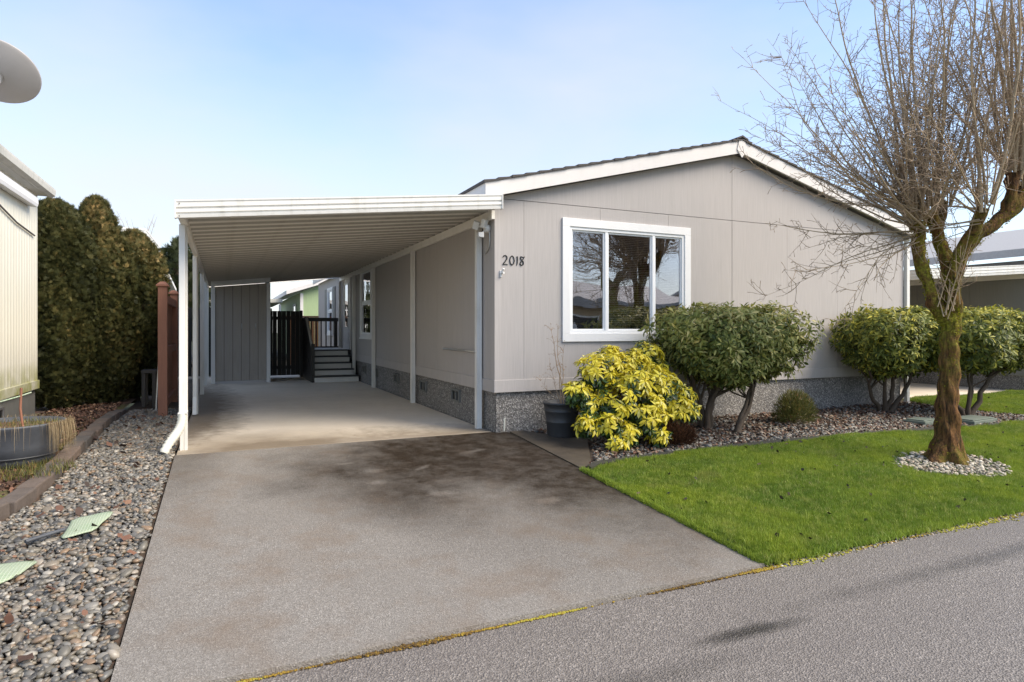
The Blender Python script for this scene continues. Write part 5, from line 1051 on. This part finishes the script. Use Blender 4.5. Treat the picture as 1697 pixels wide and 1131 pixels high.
# ================================================================= bare trees
class TB:
    """fast tube collector for branches (numpy)"""
    def __init__(s): s.V = []; s.F = []; s.n = 0
    def tube(s, P, r, sides):
        P = np.asarray(P, float); n = len(P); d = np.gradient(P, axis=0); d /= np.linalg.norm(d, axis=1, keepdims=True)+1e-9
        ref = np.array([0, 0, 1.]) if abs(d[0, 2]) < .9 else np.array([1., 0, 0]); a = np.cross(d, ref); a /= np.linalg.norm(a, axis=1, keepdims=True)+1e-9; b = np.cross(d, a); t = np.arange(sides)*2*math.pi/sides
        ring = P[:, None]+(a[:, None]*np.cos(t)[None, :, None]+b[:, None]*np.sin(t)[None, :, None])*np.asarray(r)[:, None, None]; s.V.append(ring.reshape(-1, 3)); i, k = np.meshgrid(np.arange(n-1), np.arange(sides), indexing='ij'); k2 = (k+1) % sides
        s.F.append((np.stack([i*sides+k, i*sides+k2, (i+1)*sides+k2, (i+1)*sides+k], -1).reshape(-1, 4))+s.n); s.n += n*sides
    def mesh(s, name): return np_mesh(name, np.concatenate(s.V), np.concatenate(s.F))
def path(p0, d0, L, n, rg, wob, up):
    P = [np.array(p0, float)]; d = np.array(d0, float); d /= np.linalg.norm(d)
    for i in range(n):
        d = d+rg.normal(0, wob, 3); d[2] += up; d /= np.linalg.norm(d); P.append(P[-1]+d*L/n)
    return np.array(P)
def grow_shoot(T, tw, p0, d0, L, r0, rg, up=.08, twigs=1.0, wob=.06):
    n = max(6, int(L/.22)); P = path(p0, d0, L, n, rg, wob, up); T.tube(P, r0*(1-.86*np.linspace(0, 1, n+1)**.9), 6 if r0 > .012 else 5)
    nt = int(L*10.5*twigs)
    for j in range(nt):
        u = rg.uniform(.10, 1)*n; i = min(int(u), n-1); q = P[i]*(1-(u-i))+P[i+1]*(u-i); ax_ = P[i+1]-P[i]; ax_ /= np.linalg.norm(ax_); s = rg.normal(size=3); s -= ax_*(s@ax_); s /= np.linalg.norm(s)
        tl = rg.uniform(.12, .62)*(1-.45*u/n)*min(1, L/1.6); d = ax_*rg.uniform(.35, .9)+s*.85; m_ = 4; Q = path(q, d, tl, m_, rg, .13, .10); rr = .0052*(.6+.6*tl); tw.tube(Q, rr*(1-.7*np.linspace(0, 1, m_+1)), 4)
        for k in range(int(tl*9)):
            v = rg.uniform(.2, 1)*m_; i2 = min(int(v), m_-1); q2 = Q[i2]*(1-(v-i2))+Q[i2+1]*(v-i2); a2 = Q[i2+1]-Q[i2]; a2 /= np.linalg.norm(a2)+1e-9; s2 = rg.normal(size=3); s2 -= a2*(s2@a2); s2 /= np.linalg.norm(s2); sl = rg.uniform(.025, .13); d2 = a2*.6+s2*.8; e2 = q2+d2*sl; tw.tube(np.array([q2, q2+d2*sl*.55+[0, 0, .006], e2, e2+d2*.012]), np.array([.0030, .0025, .0038, .0008]), 3)
    return P
def pollard(name, base, rz, label, group, seed, scale=1.0, detail=1.0):
    """tree whose main limbs end in knobbly pollard heads that carry upright shoots; local x runs to the right, z up"""
    rg = np.random.default_rng(seed); t = thing(name, base, label, 'tree', group, rz); t.scale = (scale,)*3
    def lump(P, R, sides=14):
        P = [Vector(p) for p in P]; mb = MB(); mb.tube(P, R, sides); return mb
    def build_local(mb, nm, mat, par):
        me = bpy.data.meshes.new(nm); V = []
        for v in mb.v:
            x, y, z = v; k = .012*math.sin(9*z+4*math.atan2(y, x))+.010*math.sin(23*z+3*x*8)+.010*math.sin(17*x+11*y); r = math.hypot(x, y)+1e-6; V.append((x+k*x/r*1.0, y+k*y/r, z))
        me.from_pydata(V, [], mb.f); me.polygons.foreach_set('use_smooth', [True]*len(mb.f)); me.update(); return link(nm, me, mat, par)
    zz = np.linspace(-.06, 2.34, 66); tr = [(.0+.012*math.sin(z*1.6)+.03*z, .02*math.sin(z*2), z) for z in zz]; rr = [.100-.006*z+.16*math.exp(-max(z, 0)/.16)*.7+.03*math.exp(-z/.6)-.004*z for z in zz]
    mb = MB(); P = [Vector(p) for p in tr]; mb.tube(P, rr, 56)
    # root flare
    for i, v in enumerate(mb.v):
        x, y, z = v
        if z < .35: a = math.atan2(y, x); k = 1+.22*(1-z/.35)*math.cos(5*a+.6); mb.v[i] = (x*k, y*k, z)
    for i, v in enumerate(mb.v):
        x, y, z = v; a = math.atan2(y, x); k = 1+.07*math.sin(11*a+2.2*math.sin(3*z)+z*1.3)*(.6+.4*math.sin(5*z+a))+.045*math.sin(23*a-4*z+math.sin(9*z)); mb.v[i] = (x*k, y*k, z)
    trunk = build_local(mb, 'trunk', 'bark', t)
    limbs = [([(-.0, .0, 1.66), (-.12, .03, 1.90), (-.22, .05, 2.25), (-.29, .06, 2.62), (-.30, .05, 2.86)], [.12, .115, .10, .105, .12]),
             ([(.06, .02, 2.1), (.05, .03, 2.35), (.0, .08, 2.6), (-.05, .12, 2.85), (-.10, .16, 3.0)], [.125, .12, .105, .10, .12]),
             ([(.07, .0, 2.1), (.15, .0, 2.45), (.38, -.02, 2.70), (.70, -.03, 2.95), (.96, .0, 3.25)], [.13, .13, .125, .13, .14]),
             ([(.66, -.03, 2.92), (.74, -.08, 3.2), (.74, -.10, 3.45)], [.10, .09, .11]),
             ([(-.02, .12, 2.78), (.12, .25, 2.95), (.20, .35, 3.15)], [.09, .08, .10]),
             ([(.05, -.03, 2.25), (.10, -.25, 2.65), (.14, -.42, 2.95)], [.09, .085, .10])]
    heads = []
    for Pm, Rm_ in limbs:
        P_ = []; 
        for i in range(len(Pm)-1):
            for u in np.linspace(0, 1, 5)[:-1]: P_.append(np.array(Pm[i])*(1-u)+np.array(Pm[i+1])*u)
        P_.append(np.array(Pm[-1])); R2 = .64*np.interp(np.linspace(0, 1, len(P_)), np.linspace(0, 1, len(Rm_)), Rm_)*(1+rg.normal(0, .05, len(P_)))
        mb = MB(); mb.tube([Vector(p+rg.normal(0, .008, 3)) for p in P_], list(R2), 14); build_local(mb, 'limb', 'bark', t); heads.append(np.array(Pm[-1]))
    T = TB(); tw = TB()
    plan = [(0, 25, .9), (1, 21, .9), (2, 25, 1), (3, 19, 1), (4, 14, .8), (5, 12, .8)]
    for h, cnt, k in plan:
        for j in range(int(cnt*detail)):
            a = rg.uniform(0, 6.28); tilt = abs(rg.normal(0, .30)); d = np.array([math.sin(tilt)*math.cos(a), math.sin(tilt)*math.sin(a), math.cos(tilt)]); p0 = heads[h]+np.array([math.cos(a)*.08, math.sin(a)*.08, rg.uniform(-.1, .06)]); big = rg.random() < .36
            grow_shoot(T, tw, p0, d, rg.uniform(2.6, 4.4) if big else rg.uniform(1.2, 2.8), rg.uniform(.014, .028)*k if big else rg.uniform(.005, .012), rg, .05, 1.0*detail)
    # arching side shoots that sweep to the left and towards the street
    for j in range(int(46*detail)):
        h = [0, 0, 1, 5][rg.integers(0, 4)]; a = math.pi+rg.normal(0, .55); el = rg.uniform(.0, .95); d = np.array([math.cos(a)*math.cos(el), math.sin(a)*math.cos(el), math.sin(el)]); grow_shoot(T, tw, heads[h]+rg.normal(0, .06, 3), d, rg.uniform(1.4, 3.1), rg.uniform(.007, .014), rg, .035, 1.0*detail, .07)
    for j in range(int(12*detail)):
        h = [0, 5][rg.integers(0, 2)]; a = math.pi+rg.normal(0, .5); el = rg.uniform(-.35, .1); d = np.array([math.cos(a)*math.cos(el), math.sin(a)*math.cos(el), math.sin(el)]); grow_shoot(T, tw, heads[h]+np.array([0, 0, -.15])+rg.normal(0, .05, 3), d, rg.uniform(.9, 2.0), rg.uniform(.007, .013), rg, -.01, .9*detail, .09)
    for j in range(int(10*detail)):
        a = rg.normal(0, .7); el = rg.uniform(-.2, .7); d = np.array([math.cos(a)*math.cos(el), math.sin(a)*math.cos(el), math.sin(el)]); grow_shoot(T, tw, heads[2]+rg.normal(0, .06, 3), d, rg.uniform(1.0, 2.2), rg.uniform(.008, .014), rg, .03, .9*detail)
    for j in range(int(11*detail)):   # suckers at the fork
        a = rg.uniform(0, 6.28); d = np.array([.35*math.cos(a), .35*math.sin(a), 1]); grow_shoot(T, tw, np.array([.0+rg.normal(0, .06), -.12, 1.72+rg.uniform(-.03, .2)]), d, rg.uniform(.6, 1.5), rg.uniform(.005, .009), rg, .05, .5*detail)
    sh_ = link('shoots', T.mesh('shoots'), 'shoot', t, 'stuff'); link('twigs', tw.mesh('twigs'), 'twig', sh_, 'stuff')
    # tufts of moss on trunk and limbs
    n = int(5200*detail); zt2 = rg.uniform(.1, 2.3, n); wgt = np.interp(zt2, [.1, .25, .5, 1.1, 1.35, 1.9, 2.0], [.35, .06, .05, .1, .55, 1, .9]); k = rg.random(n) < wgt; zt2 = zt2[k]; n = len(zt2); th = rg.uniform(0, 6.28, n); pat = np.sin(th*2+zt2*3)+np.sin(th*3-zt2*5+1)+.4*rg.normal(size=n) > -.2; th, zt2 = th[pat], zt2[pat]; n = len(th)
    r = np.interp(zt2, zz, rr)*.985; c = np.array([np.interp(zt2, zz, [q[0] for q in tr]), np.interp(zt2, zz, [q[1] for q in tr])]).T; nr = np.stack([np.cos(th), np.sin(th), np.zeros(n)], -1); p = np.stack([c[:, 0]+r*np.cos(th), c[:, 1]+r*np.sin(th), zt2], -1)
    extra = []
    for Pm, Rm_ in limbs[:3]:
        m_ = int(750*detail); u = rg.uniform(0, 1, m_)*(len(Pm)-1); i = np.minimum(u.astype(int), len(Pm)-2); f_ = (u-i)[:, None]; A_ = np.array(Pm); cc = A_[i]*(1-f_)+A_[i+1]*f_; dd = A_[i+1]-A_[i]; dd /= np.linalg.norm(dd, axis=1, keepdims=True); s = rg.normal(size=(m_, 3)); s -= dd*(s*dd).sum(1, keepdims=True); s /= np.linalg.norm(s, axis=1, keepdims=True); s[:, 2] = s[:, 2]; extra.append((cc+s*np.interp(u/(len(Pm)-1), np.linspace(0, 1, len(Rm_)), Rm_)[:, None]*.63, s))
    p = np.concatenate([p]+[e[0] for e in extra]); nr = np.concatenate([nr]+[e[1] for e in extra]); n = len(p); d = nr+rg.normal(0, .6, (n, 3)); B = basis(d, rg.normal(size=(n, 3))); bv = np.array([(-.45, 0, 0), (.45, 0, 0), (.3, .7, .15), (-.3, .8, -.1), (0, 1.2, 0)]); bf_ = np.array([(0, 1, 2), (0, 2, 3), (3, 2, 4)])
    V, F, A = scatter(bv, bf_, p, B, .012*rg.uniform(.5, 1.7, n), np.clip(rg.normal(.5, .25, n), 0, 1)); link('moss', np_mesh('moss', V, F, A), 'mossblade', trunk, 'stuff'); return t
tree = pollard('bare_tree', (4.58, -3.02, -.20), R_(-YAW), 'bare pollarded tree with mossy trunk standing in a ring of pale stones', None, 12)
# thin bare tree far behind on the left
bt = thing('thin_bare_tree', (-6.1, 18.5, 0), 'thin bare twiggy tree top above the evergreens', 'tree'); rg = np.random.default_rng(77); T = TB(); tw = TB()
MB().tube([(-6.1, 18.5, -.1), (-6.1, 18.5, 2.5), (-6.08, 18.5, 4.2)], [.09, .07, .05], 8).build('trunk', 'shrubbark', bt)
for j in range(9): a = rg.uniform(0, 6.28); grow_shoot(T, tw, (0, 0, 4.0+rg.uniform(-.6, .3)), (math.cos(a)*.45, math.sin(a)*.45, 1), rg.uniform(1.2, 2.2), .022, rg, .03, .45)
sh_ = link('crown', T.mesh('crown'), 'twig', bt, 'stuff'); link('twigs', tw.mesh('twigs'), 'twig', sh_, 'stuff')

# ================================================================= across the street (mirrored in the window glass)
sheet('far_verge', [(-40, -11.2), (-40, -40), (60, -40), (60, -11.2)], 'ground', .0, 20)
pollard('street_tree', (12.2, -15.5, -.30), 1.0, 'large bare tree across the street, mirrored in the window', None, 13, 1.5, .55)
for k, (x, y, ln, lab) in enumerate(((13.5, -20, 12, 'beige house across the street behind the bare tree'), (29, -21, 12, 'beige house across the street further along the road'))):
    t = thing('street_house', (x, y, -.3), lab, 'house', 'houses across the street')
    MB().box(x-ln/2, x+ln/2, y-5, y, -.3, 2.7).build('wall', 'beige', t); MB().hexa([(x-ln/2-.4, y+.5, 2.6), (x-ln/2-.4, y-2.5, 3.7), (x+ln/2+.4, y-2.5, 3.7), (x+ln/2+.4, y+.5, 2.6)], [(x-ln/2-.4, y+.5, 2.82), (x-ln/2-.4, y-2.5, 3.9), (x+ln/2+.4, y-2.5, 3.9), (x+ln/2+.4, y+.5, 2.82)]).build('roof', 'roofgrey', t)
    MB().hexa([(x-ln/2-.4, y-2.52, 3.7), (x-ln/2-.4, y-5.5, 2.6), (x+ln/2+.4, y-5.5, 2.6), (x+ln/2+.4, y-2.52, 3.7)], [(x-ln/2-.4, y-2.52, 3.9), (x-ln/2-.4, y-5.5, 2.8), (x+ln/2+.4, y-5.5, 2.8), (x+ln/2+.4, y-2.52, 3.9)]).build('roof', 'roofgrey', t)
    for dx in (-3.5, 0, 3): w = frame_y(MB(), x+dx-.8, x+dx+.8, .9, 2.2, .1, y+.002, y+.05).build('window', 'white', t); MB().box(x+dx-.7, x+dx+.7, y+.004, y+.02, 1.0, 2.1).build('pane', 'room', w)
